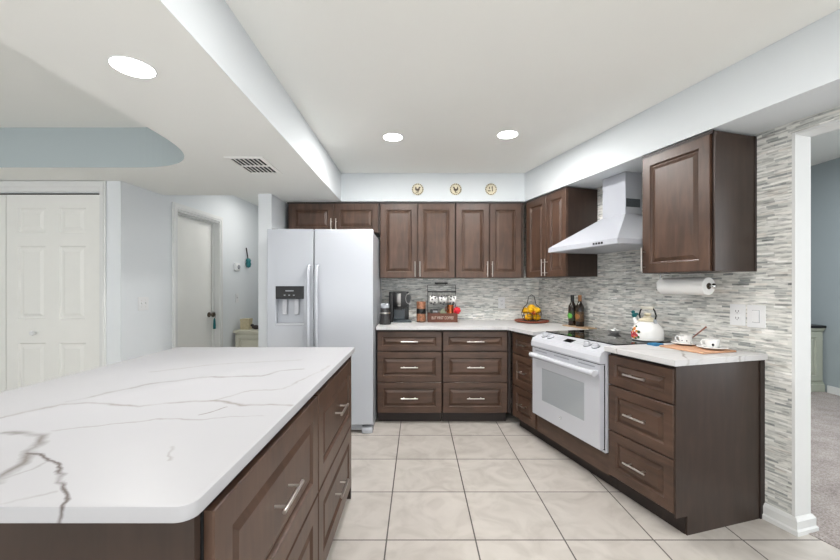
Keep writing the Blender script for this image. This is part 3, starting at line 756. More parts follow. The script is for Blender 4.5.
for xa_, xb_ in ((0.21, 0.32), (0.44, 0.54)):
    for s_ in (0.4, 0.6):
        b = MB(); a_ = on_panel(xa_, s_) + nrm * 0.0006; c_ = on_panel(xb_, s_) + nrm * 0.0006; e_ = Vector((0, 0.004, 0.0015))
        b.loft([[a_ - nrm * 0.0005, c_ - nrm * 0.0005, c_ + e_ - nrm * 0.0005, a_ + e_ - nrm * 0.0005], [a_, c_, c_ + e_, a_ + e_]])
        b.build('button_marking', M['greyprint'], rg_)
b = MB(); b.box(0.002, RW - 0.002, 0.0705, 0.60, 0.801, 0.911); b.build('cooktop_frame', M['appliance'], rg_)
ck = MB().box(0.012, RW - 0.012, 0.074, 0.605, 0.9112, 0.9185, 0.002).build('cooktop', M['black_glass'], rg_)
for (xx, yy, r_) in ((0.20, 0.20, 0.10), (0.57, 0.20, 0.085), (0.20, 0.45, 0.075), (0.57, 0.45, 0.10)):
    MB().tube([(xx + r_ * math.cos(k * PI / 20), yy + r_ * math.sin(k * PI / 20), 0.9182) for k in range(40)], 0.0008, 5, True).build('burner_ring', M['greyprint'], ck)
# wooden board under the range
fb = thing('toe_board', 'dark wood board filling the space below the oven door', 'cabinet board', R(0.918, 0.635), PHI)
MB().box(0.001, 0.779, 0.008, 0.028, 0.10, 0.232).build('face_board', M['wood_h'], fb)
MB().box(0.001, 0.779, 0.075, 0.095, 0.0005, 0.10).build('toe_kick', M['wood_dark'], fb)
MB().box(0.001, 0.779, 0.028, 0.095, 0.100, 0.112).build('ledge', M['wood_dark'], fb)

# hood
HW = 0.745
hd = thing('range_hood', 'white pyramid range hood with square chimney', 'range hood', R(0.889, 0.0, 1.57), PHI)
c0_, c1_ = 0.232, 0.462
b = MB()
yb = -0.003
b.loft([[(0, yb, 0), (HW, yb, 0), (HW, -0.50, 0), (0, -0.50, 0)], [(0, yb, 0.035), (HW, yb, 0.035), (HW, -0.50, 0.035), (0, -0.50, 0.035)],
        [(c0_ - 0.004, yb, 0.262), (c1_ + 0.004, yb, 0.262), (c1_ + 0.004, -0.160, 0.262), (c0_ - 0.004, -0.160, 0.262)]])
b.build('canopy', M['hood'], hd)
MB().box(0.03, HW - 0.03, -0.47, -0.03, -0.004, -0.0005).build('filter', M['appliance_grey'], hd)
ch = MB().box(c0_, c1_, -0.156, yb, 0.2625, 0.578).build('chimney', M['hood'], hd)
b = MB(); b.box(c1_ - 0.001, c1_ + 0.0015, -0.150, -0.02, 0.315, 0.378)
for k in range(5): b.box(c1_ + 0.0015, c1_ + 0.003, -0.150, -0.02, 0.320 + k * 0.011, 0.324 + k * 0.011)
b.build('side_vent', M['slate'], ch)
b = MB()
for k in range(4): b.box(HW / 2 + 0.15 + k * 0.026, HW / 2 + 0.166 + k * 0.026, -0.503, -0.4995, 0.010, 0.024)
b.build('push_button', M['gasket_gap_shade'], hd)

# ================================================================== CEILING FIXTURES
for lab, (x, y, z) in (('round recessed light in the dropped ceiling, above the island', (-1.117, 1.496, LOW)),
                       ('left of the two round recessed lights in the high kitchen ceiling', (-0.19, 2.94, CEIL)),
                       ('right of the two round recessed lights, nearer the range wall', (0.683, 2.89, CEIL))):
    t = thing('recessed_light', lab, 'ceiling light', (x, y, z), 0, 'recessed ceiling lights')
    MB().lathe([(0.072, -0.0005), (0.080, -0.0005), (0.078, -0.003), (0.074, -0.0045), (0.072, -0.0005)], (0, 0, 0), 36).build('trim_ring', M['trim'], t, True)
    MB().lathe([(0.0, -0.0005), (0.0718, -0.0005), (0.0718, -0.004), (0.0, -0.004)], (0, 0, 0), 36).build('lens', M['lamp'], t)
    area('recessed_lamp', (x, y, z - 0.012), (0, 0, 0), 0.15, 0.15, DOWNLIGHT_W * (0.55 if z < 2.3 else 1.0), (1.0, 0.98, 0.96), math.radians(180), 'DISK')
for x, y, k in ((-0.19, 1.2, 0.3), (0.80, 1.2, 0.62), (-0.19, -0.6, 0.6), (0.75, -0.6, 0.6)):      # the fixtures of the same rows, nearer to and behind the viewer
    area('recessed_lamp', (x, y, CEIL - 0.012), (0, 0, 0), 0.15, 0.15, DOWNLIGHT_W * k, (1.0, 0.98, 0.96), math.radians(180), 'DISK')
t = thing('air_vent', 'louvred metal air vent in the dropped ceiling near the hall', 'air vent', (-1.16, 2.72, LOW))
b = MB(); b.box(-0.130, -0.100, -0.19, 0.19, -0.006, -0.0005); b.box(0.100, 0.130, -0.19, 0.19, -0.006, -0.0005); b.box(-0.1, 0.1, -0.19, -0.16, -0.006, -0.0005); b.box(-0.1, 0.1, 0.16, 0.19, -0.006, -0.0005); b.box(-0.1, 0.1, -0.008, 0.008, -0.006, -0.0005)
b.build('frame', M['ceiling'], t)
MB().box(-0.1, 0.1, -0.16, 0.16, -0.0012, -0.0004).build('backing', M['ventdark'], t)
for y_0, y_1 in ((-0.16, -0.008), (0.008, 0.16)):
    for k in range(6):
        xx = -0.080 + k * 0.0300
        b = MB(); b.loft([[(xx, y_0, -0.0055), (xx + 0.003, y_0, -0.0015), (xx + 0.007, y_0, -0.0025), (xx + 0.004, y_0, -0.0065)], [(xx, y_1, -0.0055), (xx + 0.003, y_1, -0.0015), (xx + 0.007, y_1, -0.0025), (xx + 0.004, y_1, -0.0065)]])
        b.build('louvre', M['ceiling'], t)

# decorative plates on the soffit
for k, (x, lab) in enumerate(((0.002, 'left round cream plate with dark rooster motif on the soffit'), (0.388, 'middle round cream plate with dark rooster motif on the soffit'), (0.747, 'right round cream plate with scattered utensil motif on the soffit'))):
    t = thing('wall_plate', lab, 'decorative plate', (x, 3.881, 2.273), 0, 'round plates on the soffit')
    MB().lathe([(0, 0.0), (0.03, 0.0), (0.060, 0.008), (0.060, 0.011), (0.042, 0.006), (0.0, 0.005)], (0, 0, 0), 32, '-y').build('plate', M['cream'], t, True)
    b = MB()
    for j in range(18):
        a = 2 * PI * j / 18
        b.sphere((0.053 * math.cos(a), -0.0095, 0.053 * math.sin(a)), 0.0060, 1, 0.4, 1, 8, 6)
    b.build('rim_dots', M['motif'], t)
    b = MB()
    if k < 2:
        for (px_, pz_, rx, rz) in ((0.0, -0.004, 0.015, 0.010), (-0.015, 0.006, 0.006, 0.015), (0.011, 0.005, 0.006, 0.013), (0.016, 0.016, 0.007, 0.005), (0.003, -0.018, 0.004, 0.009), (-0.006, -0.023, 0.012, 0.003)):
            b.sphere((px_ * 1.25 * (-1 if k == 1 else 1), -0.007, pz_ * 1.25), 1, rx * 1.25, 0.002, rz * 1.25, 12, 8)
    else:
        for (px_, pz_, rx, rz) in ((-0.014, -0.012, 0.014, 0.004), (0.010, 0.014, 0.004, 0.014), (-0.012, 0.012, 0.004, 0.010), (0.012, -0.008, 0.004, 0.010)):
            b.sphere((px_ * 1.25 * (-1 if k == 1 else 1), -0.007, pz_ * 1.25), 1, rx * 1.25, 0.002, rz * 1.25, 12, 8)
    b.build('motif', M['motif'], t)

# ================================================================== WALL PLATES
def plate(name, label, cat, loc, rotz, w, h, kind, group=None):
    t = thing(name, label, cat, loc, rotz, group)
    MB().box(-w / 2, w / 2, -0.006, -0.0005, -h / 2, h / 2, 0.002).build('cover_plate', M['plate'], t)
    if kind == 'outlet':
        for zc in (-0.02, 0.02):
            f_ = MB().box(-0.017, 0.017, -0.008, -0.0055, zc - 0.014, zc + 0.014, 0.002).build('socket', M['plate'], t)
            b = MB(); b.box(-0.009, -0.006, -0.0085, -0.0075, zc - 0.003, zc + 0.008); b.box(0.005, 0.008, -0.0085, -0.0075, zc - 0.003, zc + 0.008); b.cyl((0, -0.0085, zc - 0.008), (0, -0.0075, zc - 0.008), 0.0025, seg=10)
            b.build('socket_slot', M['slot'], f_)
    elif kind == 'rocker':
        MB().box(-0.018, 0.018, -0.0075, -0.0055, -0.035, 0.035).build('rocker_frame', M['greyprint'], t)
        MB().box(-0.0165, 0.0165, -0.011, -0.007, -0.033, 0.033, 0.003).build('rocker', M['plate'], t)
    else:
        for xo in ((-0.023, 0.023) if w > 0.1 else (0,)):
            MB().box(xo - 0.0055, xo + 0.0055, -0.016, -0.0055, -0.004, 0.012, 0.001).build('toggle', M['plate'], t)
            b = MB(); b.cyl((xo, -0.007, 0.03), (xo, -0.0055, 0.03), 0.003, seg=10); b.cyl((xo, -0.007, -0.03), (xo, -0.0055, -0.03), 0.003, seg=10); b.build('screw', M['steel'], t)
    return t
plate('wall_outlet', 'white outlet plate on the back mosaic wall, left of the fruit basket', 'outlet', (0.925, 4.195, 1.105), 0, 0.075, 0.118, 'outlet')
plate('wall_outlet', 'white outlet plate on the mosaic wall above the cups', 'outlet', R(2.024, 0, 1.120), PHI, 0.084, 0.125, 'outlet', 'plates above the cups')
plate('light_switch', 'white rocker switch plate next to the outlet above the cups', 'light switch', R(2.121, 0, 1.118), PHI, 0.092, 0.128, 'rocker', 'plates above the cups')
def Lw(s, d, z): 
    return Vector((-2.43 + math.cos(LROT) * s + math.sin(LROT) * d, 3.12 + math.sin(LROT) * s - math.cos(LROT) * d, z))
plate('light_switch', 'double toggle switch plate on the wall between closet and entry door', 'light switch', Lw(0.235, 0, 1.135), LROT, 0.117, 0.118, 'toggle')
plate('light_switch', 'single toggle switch plate in the hall below the thermostat', 'light switch', Lw(1.80, 0, 1.135), LROT, 0.07, 0.115, 'toggle')
t = thing('thermostat', 'white thermostat with grey dial on the hall wall', 'thermostat', Lw(1.78, 0, 1.535), LROT)
MB().box(-0.062, 0.062, -0.028, -0.0005, -0.05, 0.05, 0.01).build('housing', M['plate'], t, True)
MB().lathe([(0, 0.028), (0.028, 0.028), (0.026, 0.036), (0, 0.036)], (0.015, 0, 0.0), 20, '-y').build('dial', M['greyprint'], t)
t = thing('wall_ornament', 'small teal ornament hanging by a dark cord on the hall wall', 'ornament', Lw(2.03, 0, 1.605), LROT)
MB().lathe([(0.0, -0.07), (0.026, -0.06), (0.036, -0.02), (0.028, 0.01), (0.034, 0.03), (0.022, 0.055), (0.0, 0.06)], (0, -0.037, 0), 16).build('pendant', M['teal'], t, True)
MB().tube([(0, -0.03, 0.055), (0.002, -0.02, 0.12), (0, -0.008, 0.20)], 0.008, 8).build('cord', M['darkcoat'], t)
t = thing('key_tassel', 'dark teal tassel hanging from the entry door knob', 'tassel', Lw(1.325, -0.018, 0.955), LROT)
b = MB(); b.tube([(0, -0.012, 0.034), (-0.016, -0.012, 0.0), (-0.010, -0.012, -0.04), (0.010, -0.012, -0.04), (0.016, -0.012, 0.0)], 0.002, 6, True); b.build('loop', M['darkcoat'], t)
MB().lathe([(0.0, -0.04), (0.010, -0.042), (0.016, -0.058), (0.022, -0.12), (0.022, -0.165), (0.0, -0.165)], (0, -0.008, 0), 14, sy=0.55).build('tassel', M['teal'], t, True)

# hall cabinet with box
hc = thing('hall_cabinet', 'small cream painted cabinet standing in the hall', 'cabinet', (-1.915, 4.96, 0), LA)
b = MB(); b.box(-0.37, 0.37, -0.18, 0.2, 0.05, 0.70); b.build('body', M['creampaint'], hc)
MB().box(-0.39, 0.39, -0.205, 0.215, 0.70, 0.732, 0.004).build('top', M['creampaint'], hc)
b = MB(); b.front(-0.36, -0.005, 0.08, 0.68, -0.196, 0.04, 0.015); d_ = b.build('door', M['creampaint'], hc)
MB().sphere((-0.04, -0.208, 0.4), 0.012).build('knob', M['knobmetal'], d_, True)
b = MB(); b.front(0.005, 0.36, 0.08, 0.68, -0.196, 0.04, 0.015); d_ = b.build('door', M['creampaint'], hc)
MB().sphere((0.04, -0.208, 0.4), 0.012).build('knob', M['knobmetal'], d_, True)
b = MB()
for xx in (-0.35, 0.35):
    for yy in (-0.16, 0.18): b.box(xx - 0.02, xx + 0.02, yy - 0.02, yy + 0.02, 0.0005, 0.05)
b.build('foot', M['creampaint'], hc)
t = thing('storage_box', 'small tan lidded box on top of the hall cabinet', 'box', (-2.215, 4.93, 0.7325))
MB().box(-0.055, 0.055, -0.055, 0.055, 0, 0.115, 0.003).build('box', M['boxpaper'], t)
MB().box(-0.058, 0.058, -0.058, 0.058, 0.105, 0.135, 0.003).build('lid', M['boxpaper'], t)
t = thing('figurine', 'low dark object lying on the hall cabinet beside the tan box', 'ornament', (-2.08, 4.90, 0.7325))
b = MB(); b.sphere((0, 0, 0.028), 0.028, 1.8, 1, 1); b.sphere((-0.045, 0, 0.052), 0.018, 1.2, 1, 1); b.sphere((0.06, 0, 0.02), 0.02, 1.6, 1, 1); b.build('body', M['darkcoat'], t, True)

# side-room cabinet and outlet
t = thing('side_cabinet', 'sage green cabinet with black top in the carpeted room', 'cabinet', (4.60, 4.62, 0.004))
MB().box(-0.5, 0.335, 0.02, 0.45, 0.09, 0.765).build('body', M['sagepaint'], t)
b = MB(); b.box(-0.51, 0.345, 0.0, 0.455, 0.0005, 0.09, 0.004); b.box(-0.505, 0.340, 0.01, 0.452, 0.09, 0.115, 0.004); b.build('plinth', M['sagepaint'], t)
b = MB(); b.box(-0.505, 0.340, 0.008, 0.452, 0.735, 0.765, 0.004); b.box(-0.51, 0.345, 0.0, 0.455, 0.75, 0.775, 0.004); b.build('cornice', M['sagepaint'], t)
MB().box(-0.52, 0.35, -0.012, 0.46, 0.7755, 0.806, 0.006).build('top', M['black'], t)
b = MB(); b.front(-0.46, 0.30, 0.135, 0.72, 0.004, 0.06, 0.016); b.build('door', M['sagepaint'], t)
plate('wall_outlet', 'outlet plate low on the blue-grey wall of the carpeted room', 'outlet', (4.96, 4.42, 0.46), -PI / 2, 0.075, 0.118, 'outlet')

# ================================================================== COUNTER ITEMS, BACK WALL
CT = 0.9145
t = thing('coffee_grinder', 'small black and steel coffee grinder beside the refrigerator', 'coffee grinder', (-0.318, 3.74, CT))
MB().lathe([(0, 0), (0.056, 0), (0.060, 0.012), (0.056, 0.055), (0.050, 0.105), (0.0, 0.105)], (0, 0, 0)).build('base', M['smoke'], t, True)
MB().lathe([(0, 0.1055), (0.052, 0.1055), (0.052, 0.118), (0, 0.118)], (0, 0, 0)).build('band', M['steel'], t, True)
MB().lathe([(0, 0.1185), (0.046, 0.1185), (0.046, 0.16), (0, 0.16)], (0, 0, 0)).build('hopper', M['smoke'], t, True)
MB().lathe([(0, 0.1605), (0.042, 0.1605), (0.044, 0.195), (0.036, 0.205), (0, 0.205)], (0, 0, 0)).build('lid', M['appliance_grey'], t, True)
MB().tube([(0.046, -0.02, 0.10), (0.066, -0.03, 0.085), (0.070, -0.03, 0.05), (0.058, -0.02, 0.02)], 0.006, 8).build('handle', M['black'], t, True)
t = thing('coffee_maker', 'black pod coffee maker with silver centre and round dial', 'coffee maker', (-0.19, 4.0, CT))
b = MB(); b.box(-0.105, 0.095, 0.03, 0.15, 0.0, 0.315, 0.006); b.box(-0.105, -0.06, -0.06, 0.03, 0.0, 0.315, 0.006)
b.build('body', M['black'], t, True)
MB().box(-0.058, 0.055, 0.012, 0.0295, 0.026, 0.135, 0.003).build('water_tank', M['slate'], t)
b = MB(); b.box(-0.0595, 0.085, -0.065, 0.0295, 0.155, 0.315, 0.006); b.box(-0.05, 0.03, -0.045, 0.028, 0.128, 0.156, 0.004); b.build('brew_head', M['black'], t, True)
b = MB(); b.box(-0.024, 0.018, -0.069, -0.0655, 0.190, 0.298, 0.001); b.lathe([(0.0, 0.165), (0.030, 0.165), (0.034, 0.185), (0.0, 0.185)], (-0.002, -0.05, 0), 18, sy=0.6); b.build('silver_panel', M['darksteel'], t, True)
b = MB(); b.lathe([(0, 0.060), (0.024, 0.060), (0.024, 0.078), (0, 0.078)], (0.096, -0.0, 0.245), 24, '-y', 1.0, 1.9); dl = b.build('dial', M['black'], t, True)
b = MB(); b.tube([(0.096 + 0.026 * math.cos(k * PI / 12), -0.072, 0.245 + 0.049 * math.sin(k * PI / 12)) for k in range(24)], 0.0055, 8, True); b.build('dial_ring', M['darksteel'], dl, True)
MB().box(-0.055, 0.13, -0.085, 0.028, 0.0, 0.024, 0.005).build('drip_tray', M['slate'], t, True)
t = thing('canister', 'copper coloured canister with a wide black band beside the wooden crate', 'canister', (0.038, 3.99, CT))
MB().lathe([(0, 0), (0.047, 0), (0.049, 0.008), (0.0, 0.008)], (0, 0, 0)).build('base', M['black'], t, True)
MB().lathe([(0, 0.0082), (0.048, 0.0082), (0.048, 0.204), (0.042, 0.214), (0, 0.214)], (0, 0, 0)).build('body', M['copperpaper'], t, True)
MB().lathe([(0.0482, 0.088), (0.0495, 0.088), (0.0495, 0.140), (0.0482, 0.140), (0.0482, 0.088)], (0, 0, 0)).build('band', M['black'], t, True)
MB().sphere((0.0, -0.052, 0.114), 0.026, 1.2, 0.5, 1).build('clasp', M['black'], t, True)

# coffee crate with rack
ck_ = thing('coffee_crate', 'brown wooden crate with white lettering and black mug rack', 'crate', (0.26, 4.02, CT))
b = MB(); b.box(-0.155, 0.155, -0.075, -0.066, 0, 0.092); b.box(-0.155, 0.155, 0.066, 0.075, 0, 0.092); b.box(-0.155, -0.146, -0.066, 0.066, 0, 0.092); b.box(0.146, 0.155, -0.066, 0.066, 0, 0.092); b.box(-0.146, 0.146, -0.066, 0.066, 0, 0.008)
b.build('crate_box', M['cratewood'], ck_)
text_mesh('lettering', 'BUT FIRST COFFEE', 0.042, M['lettering'], ck_, (0.0, -0.0762, 0.044), (PI / 2, 0, 0), sx=0.66)
b = MB()
for xx in (-0.150, 0.150): b.cyl((xx, 0.08, 0.0), (xx, 0.08, 0.385), 0.003, seg=8)
b.cyl((-0.150, 0.08, 0.385), (0.150, 0.08, 0.385), 0.003, seg=8); b.build('rack_frame', M['blackmetal'], ck_)
b = MB(); b.cyl((-0.152, 0.045, 0.315), (0.152, 0.045, 0.315), 0.006, seg=10)
for xx in (-0.150, 0.150): b.cyl((xx, 0.045, 0.315), (xx, 0.08, 0.315), 0.003, seg=8)
b.build('mug_rail', M['blackmetal'], ck_)
b = MB(); b.cyl((-0.075, 0.08, 0.405), (0.065, 0.08, 0.405), 0.009, seg=12); b.cyl((-0.05, 0.08, 0.385), (-0.05, 0.08, 0.405), 0.003, seg=8); b.cyl((0.04, 0.08, 0.385), (0.04, 0.08, 0.405), 0.003, seg=8); b.build('carry_handle', M['blackmetal'], ck_)
for xx in (-0.100, 0.003, 0.106):
    b = MB(); b.tube([(xx, 0.0455, 0.309), (xx, 0.036, 0.296), (xx, 0.032, 0.288), (xx, 0.038, 0.283), (xx, 0.045, 0.288)], 0.002, 6); b.build('hook', M['blackmetal'], ck_)
def mug_mesh(t, seed):
    rnd = random.Random(seed)
    b = MB(); b.lathe([(0, 0), (0.036, 0), (0.041, 0.010), (0.043, 0.085), (0.040, 0.085), (0.038, 0.012), (0, 0.008)], (0, 0, 0), 26); body = b.build('cup', M['mugchina'], t, True)
    b = MB(); b.tube([(0, 0.040, 0.070), (0, 0.062, 0.068), (0, 0.070, 0.045), (0, 0.060, 0.022), (0, 0.040, 0.018)], 0.005, 8); b.build('handle', M['mugchina'], t, True)
    b = MB()
    for i in range(6):
        for j in range(2):
            a = 2 * PI * (i + 0.5 * (j % 2)) / 6 + rnd.uniform(-.1, .1); z = 0.026 + j * 0.034; r_ = 0.0415 + 0.002 * z / 0.085
            b.sphere((r_ * math.cos(a), r_ * math.sin(a), z), 0.0095, 1, 1, 1, 8, 6)
    b.build('dots', M['chinadark'], body)
MUGL = ['left white dotted mug hanging from the rail above the crate', 'middle white dotted mug hanging from the rail above the crate', 'right white dotted mug hanging from the rail above the red flower']
mug0 = None
for k, xx in enumerate((-0.100, 0.003, 0.106)):
    if mug0 is None:
        mug0 = thing('mug', MUGL[0], 'mug', (0, 0, 0), 0, 'mugs on the rail'); mug_mesh(mug0, 3); mg = mug0
    else:
        mg = copy_tree(mug0); mg['label'] = MUGL[k]
    # hung by the handle: handle up, cup on its side tilting down
    rot_ = Matrix.Rotation(0.22 - 0.1 * k, 3, 'Z') @ Matrix.Rotation(0.12, 3, 'Y') @ Matrix(((0, 0, 1), (1, 0, 0), (0, 1, 0)))
    mg.rotation_euler = rot_.to_euler()
    mg.location = Vector((0.26 + xx, 4.02 + 0.034, CT + 0.289 - 0.060)) - rot_ @ Vector((0, 0, 0.041)); mg.scale = (0.98,) * 3
# things in the crate
t = thing('coffee_bag', 'black coffee bag with white label standing in the crate', 'coffee bag', (0.17, 4.0, CT + 0.0085))
MB().box(-0.035, 0.045, -0.03, 0.03, 0, 0.125, 0.008).build('bag', M['black'], t, True)
MB().box(-0.01, 0.04, -0.0312, -0.0302, 0.092, 0.112).build('label', M['greyprint'], t)
t = thing('tea_packet', 'green and gold packet standing in the crate between black bag and copper mug', 'packet', (0.268, 4.0, CT + 0.0085))
b = MB(); b.loft([[(-0.035, -0.012, 0), (0.035, -0.012, 0), (0.035, 0.012, 0), (-0.035, 0.012, 0)], [(-0.035, -0.012, 0.09), (0.035, -0.012, 0.09), (0.035, 0.012, 0.09), (-0.035, 0.012, 0.09)], [(-0.010, -0.004, 0.13), (0.010, -0.004, 0.13), (0.010, 0.004, 0.13), (-0.010, 0.004, 0.13)]])
b.build('packet', M['pod'], t)
t = thing('copper_mug', 'shiny copper mug in the crate beside the red flower', 'mug', (0.345, 4.0, CT + 0.0085))
MB().lathe([(0, 0), (0.030, 0), (0.036, 0.09), (0.034, 0.165), (0.036, 0.17), (0.031, 0.165), (0.030, 0.02), (0, 0.02)], (0, 0, 0), 24).build('cup', M['copper'], t, True)
MB().tube([(-0.033, -0.01, 0.15), (-0.055, -0.02, 0.14), (-0.055, -0.02, 0.11), (-0.034, -0.01, 0.10)], 0.004, 8).build('handle', M['copper'], t, True)
t = thing('red_flower', 'red artificial flower tucked in the right end of the crate', 'flower', (0.398, 3.975, CT + 0.0085))
b = MB()
for j in range(3):
    n_ = (5, 6, 7)[j]; rad = (0.010, 0.018, 0.026)[j]
    for i in range(n_):
        a = 2 * PI * i / n_ + j * 0.4
        b.sphere((rad * math.cos(a) + 0.012, -0.02 - 0.010 * (2 - j), 0.112 + rad * math.sin(a)), 0.014, 1, 0.55, 1, 10, 6)
b.build('petals', M['red'], t, True)
MB().tube([(-0.005, 0.0, 0.0), (0.0, -0.004, 0.06), (0.010, -0.016, 0.105)], 0.003, 6).build('stem', M['leaf'], t)

# fruit basket on round tray
t = thing('round_tray', 'round red-brown wooden tray under the fruit basket', 'tray', (1.188, 3.965, CT))
MB().lathe([(0, 0), (0.150, 0), (0.172, 0.010), (0.175, 0.022), (0.168, 0.022), (0.160, 0.013), (0, 0.011)], (0, 0, 0), 40).build('tray', M['terracotta'], t, True)
FBX, FBY, FBZ = 1.186, 3.965, CT + 0.0125
t = thing('fruit_basket', 'black wire fruit basket with tall looped handle', 'basket', (FBX, FBY, FBZ))
b = MB()
def ringp(r_, z): return [(r_ * math.cos(2 * PI * k / 28), r_ * math.sin(2 * PI * k / 28), z) for k in range(28)]
b.tube(ringp(0.070, 0.004), 0.003, 6, True); b.tube(ringp(0.094, 0.05), 0.002, 6, True); b.tube(ringp(0.100, 0.09), 0.003, 6, True)
for k in range(14):
    a = 2 * PI * k / 14; cs, sn = math.cos(a), math.sin(a)
    b.tube([(0.070 * cs, 0.070 * sn, 0.004), (0.090 * cs, 0.090 * sn, 0.03), (0.098 * cs, 0.098 * sn, 0.06), (0.100 * cs, 0.100 * sn, 0.09)], 0.0026, 5)
for k in range(-2, 3): 
    xx = k * 0.025; yy = math.sqrt(0.07 ** 2 - xx * xx); b.cyl((xx, -yy, 0.004), (xx, yy, 0.004), 0.0018, seg=6)
b.build('wire_bowl', M['blackmetal'], t)
MB().tube([(-0.100, 0, 0.09), (-0.080, 0, 0.14), (-0.045, 0, 0.175), (-0.036, 0, 0.22), (-0.028, 0, 0.255), (0, 0, 0.272), (0.028, 0, 0.255), (0.036, 0, 0.22), (0.045, 0, 0.175), (0.080, 0, 0.14), (0.100, 0, 0.09)], 0.0045, 8).build('handle', M['blackmetal'], t, True)
FR = [(-0.045, -0.035, 0.042, 'y', 'lower left yellow lemon at the front of the wire basket'), (0.040, -0.045, 0.042, 'y', 'lower right yellow lemon at the front of the wire basket'), (0.0, 0.045, 0.042, 'y', 'yellow lemon at the back of the wire basket'),
      (0.0, -0.072, 0.088, 'o', 'small orange fruit showing low at the front of the wire basket'),
      (-0.058, 0.02, 0.105, 'y', 'yellow lemon heaped at the left rim of the wire basket'), (0.060, 0.008, 0.105, 'y', 'yellow lemon heaped at the right rim of the wire basket'), (0.0, 0.0, 0.138, 'y', 'topmost yellow lemon under the handle of the wire basket'),
      (-0.022, -0.048, 0.118, 'y', 'yellow lemon above the small orange fruit, left of the middle of the wire basket'), (0.034, -0.050, 0.112, 'y', 'yellow lemon above the small orange fruit, right of the middle of the wire basket')]
for (fx, fy, fz, kd, lab) in FR:
    r_ = 0.037 if kd == 'y' else 0.022
    f_ = thing('lemon' if kd == 'y' else 'orange', lab, 'fruit', (FBX + fx, FBY + fy, FBZ + fz), random.uniform(0, 3), 'fruit in the basket')
    f_.scale = (0.98,) * 3
    b = MB()
    if kd == 'y': b.lathe([(0, -0.050), (0.007, -0.046), (0.022, -0.034), (0.034, -0.012), (0.035, 0.008), (0.026, 0.030), (0.010, 0.043), (0.006, 0.050), (0, 0.052)], (0, 0, 0), 20, 'x')
    else: b.sphere((0, 0, 0), r_)
    bo = b.build('rind', M['yellow' if kd == 'y' else 'orange'], f_, True)
    MB().sphere((0.052 if kd == 'y' else 0, 0, 0 if kd == 'y' else r_), 0.004, seg=8, rings=6).build('stem', M['leaf'], f_)

# bottles on a board
t = thing('serving_board', 'thin pale wooden board under the two dark bottles', 'board', R(0.735, 0.070, CT), PHI)
MB().box(-0.165, 0.165, -0.055, 0.055, 0, 0.009, 0.003).build('board', M['tanlight'], t)
for k, (tt, dd, lab, lm, cm) in enumerate(((0.648, 0.072, 'dark bottle with green label and black cap', M['greenlabel'], M['black']), (0.742, 0.066, 'dark bottle with gold label and copper cap', M['goldlabel'], M['goldcap']))):
    t = thing('bottle', lab, 'bottle', R(tt, dd, CT + 0.0095), PHI + 0.4, 'bottles beside the range')
    MB().lathe([(0, 0), (0.034, 0), (0.037, 0.006), (0.037, 0.165), (0.033, 0.185), (0.018, 0.212), (0.0145, 0.225), (0.014, 0.252), (0, 0.252)], (0, 0, 0)).build('glass', M['bottleglass'], t, True)
    MB().lathe([(0.0372, 0.045), (0.0378, 0.045), (0.0378, 0.135), (0.0372, 0.135), (0.0372, 0.045)], (0, 0, 0)).build('label', lm, t, True)
    MB().lathe([(0, 0.2525), (0.0155, 0.2525), (0.0155, 0.228), (0.0165, 0.228), (0.0165, 0.282), (0.0, 0.284)], (0, 0, 0)).build('cap', cm, t, True)
    MB().sphere((-0.006, -0.0335, 0.09), 0.024, 1, 0.28, 1.25).build('label_emblem', M['limelabel'] if k == 0 else M['amberlabel'], t, True)

# ================================================================== RANGE TOP ITEMS
KZ = 0.9198
t = thing('kettle', 'white enamel kettle with floral print and cream grip', 'kettle', R(1.585, 0.20, KZ), PHI)
t.scale = (0.91, 0.91, 0.91)
b = MB(); b.lathe([(0, 0), (0.098, 0), (0.106, 0.006), (0.107, 0.06), (0.100, 0.09), (0.078, 0.122), (0.056, 0.140), (0.0, 0.142)], (0, 0, 0), 40); kb = b.build('body', M['china'], t, True)
MB().lathe([(0, 0.1425), (0.062, 0.1425), (0.062, 0.150), (0.050, 0.158), (0.030, 0.168), (0.028, 0.176), (0.0, 0.178)], (0, 0, 0), 32).build('lid', M['cream'], t, True)
MB().lathe([(0, 0.1785), (0.010, 0.1785), (0.022, 0.186), (0.026, 0.196), (0.018, 0.204), (0, 0.206)], (0, 0, 0), 20).build('lid_knob', M['cream'], t, True)
MB().tube([(-0.075, 0, 0.095), (-0.105, 0, 0.125), (-0.122, 0, 0.158)], [0.026, 0.020, 0.015], 14).build('spout', M['china'], t, True)
b = MB(); b.sphere((-0.122, 0, 0.178), 0.020, 1.1, 0.8, 0.95); b.sphere((-0.133, 0, 0.202), 0.014); b.sphere((-0.102, 0, 0.190), 0.014, 1.5, 0.5, 0.6)
b.loft([[(-0.145, -0.004, 0.200), (-0.145, 0.004, 0.200), (-0.145, 0.004, 0.206), (-0.145, -0.004, 0.206)], [(-0.158, -0.0005, 0.202), (-0.158, 0.0005, 0.202), (-0.158, 0.0005, 0.203), (-0.158, -0.0005, 0.203)]])
b.build('bird_whistle', M['teal'], t, True)
for sg in (-1, 1):
    b = MB(); b.box(sg * 0.066 - 0.008, sg * 0.066 + 0.008, -0.010, 0.010, 0.128, 0.160, 0.003); b.build('handle_bracket', M['appliance_grey'], t)
    MB().tube([(sg * 0.066, 0, 0.158), (sg * 0.074, 0, 0.188), (sg * 0.062, 0, 0.222), (sg * 0.046, 0, 0.240)], 0.0055, 8).build('handle_arm', M['black'], t, True)
MB().cyl((-0.052, 0, 0.242), (0.052, 0, 0.242), 0.012, seg=16).build('grip', M['grip'], t, True)
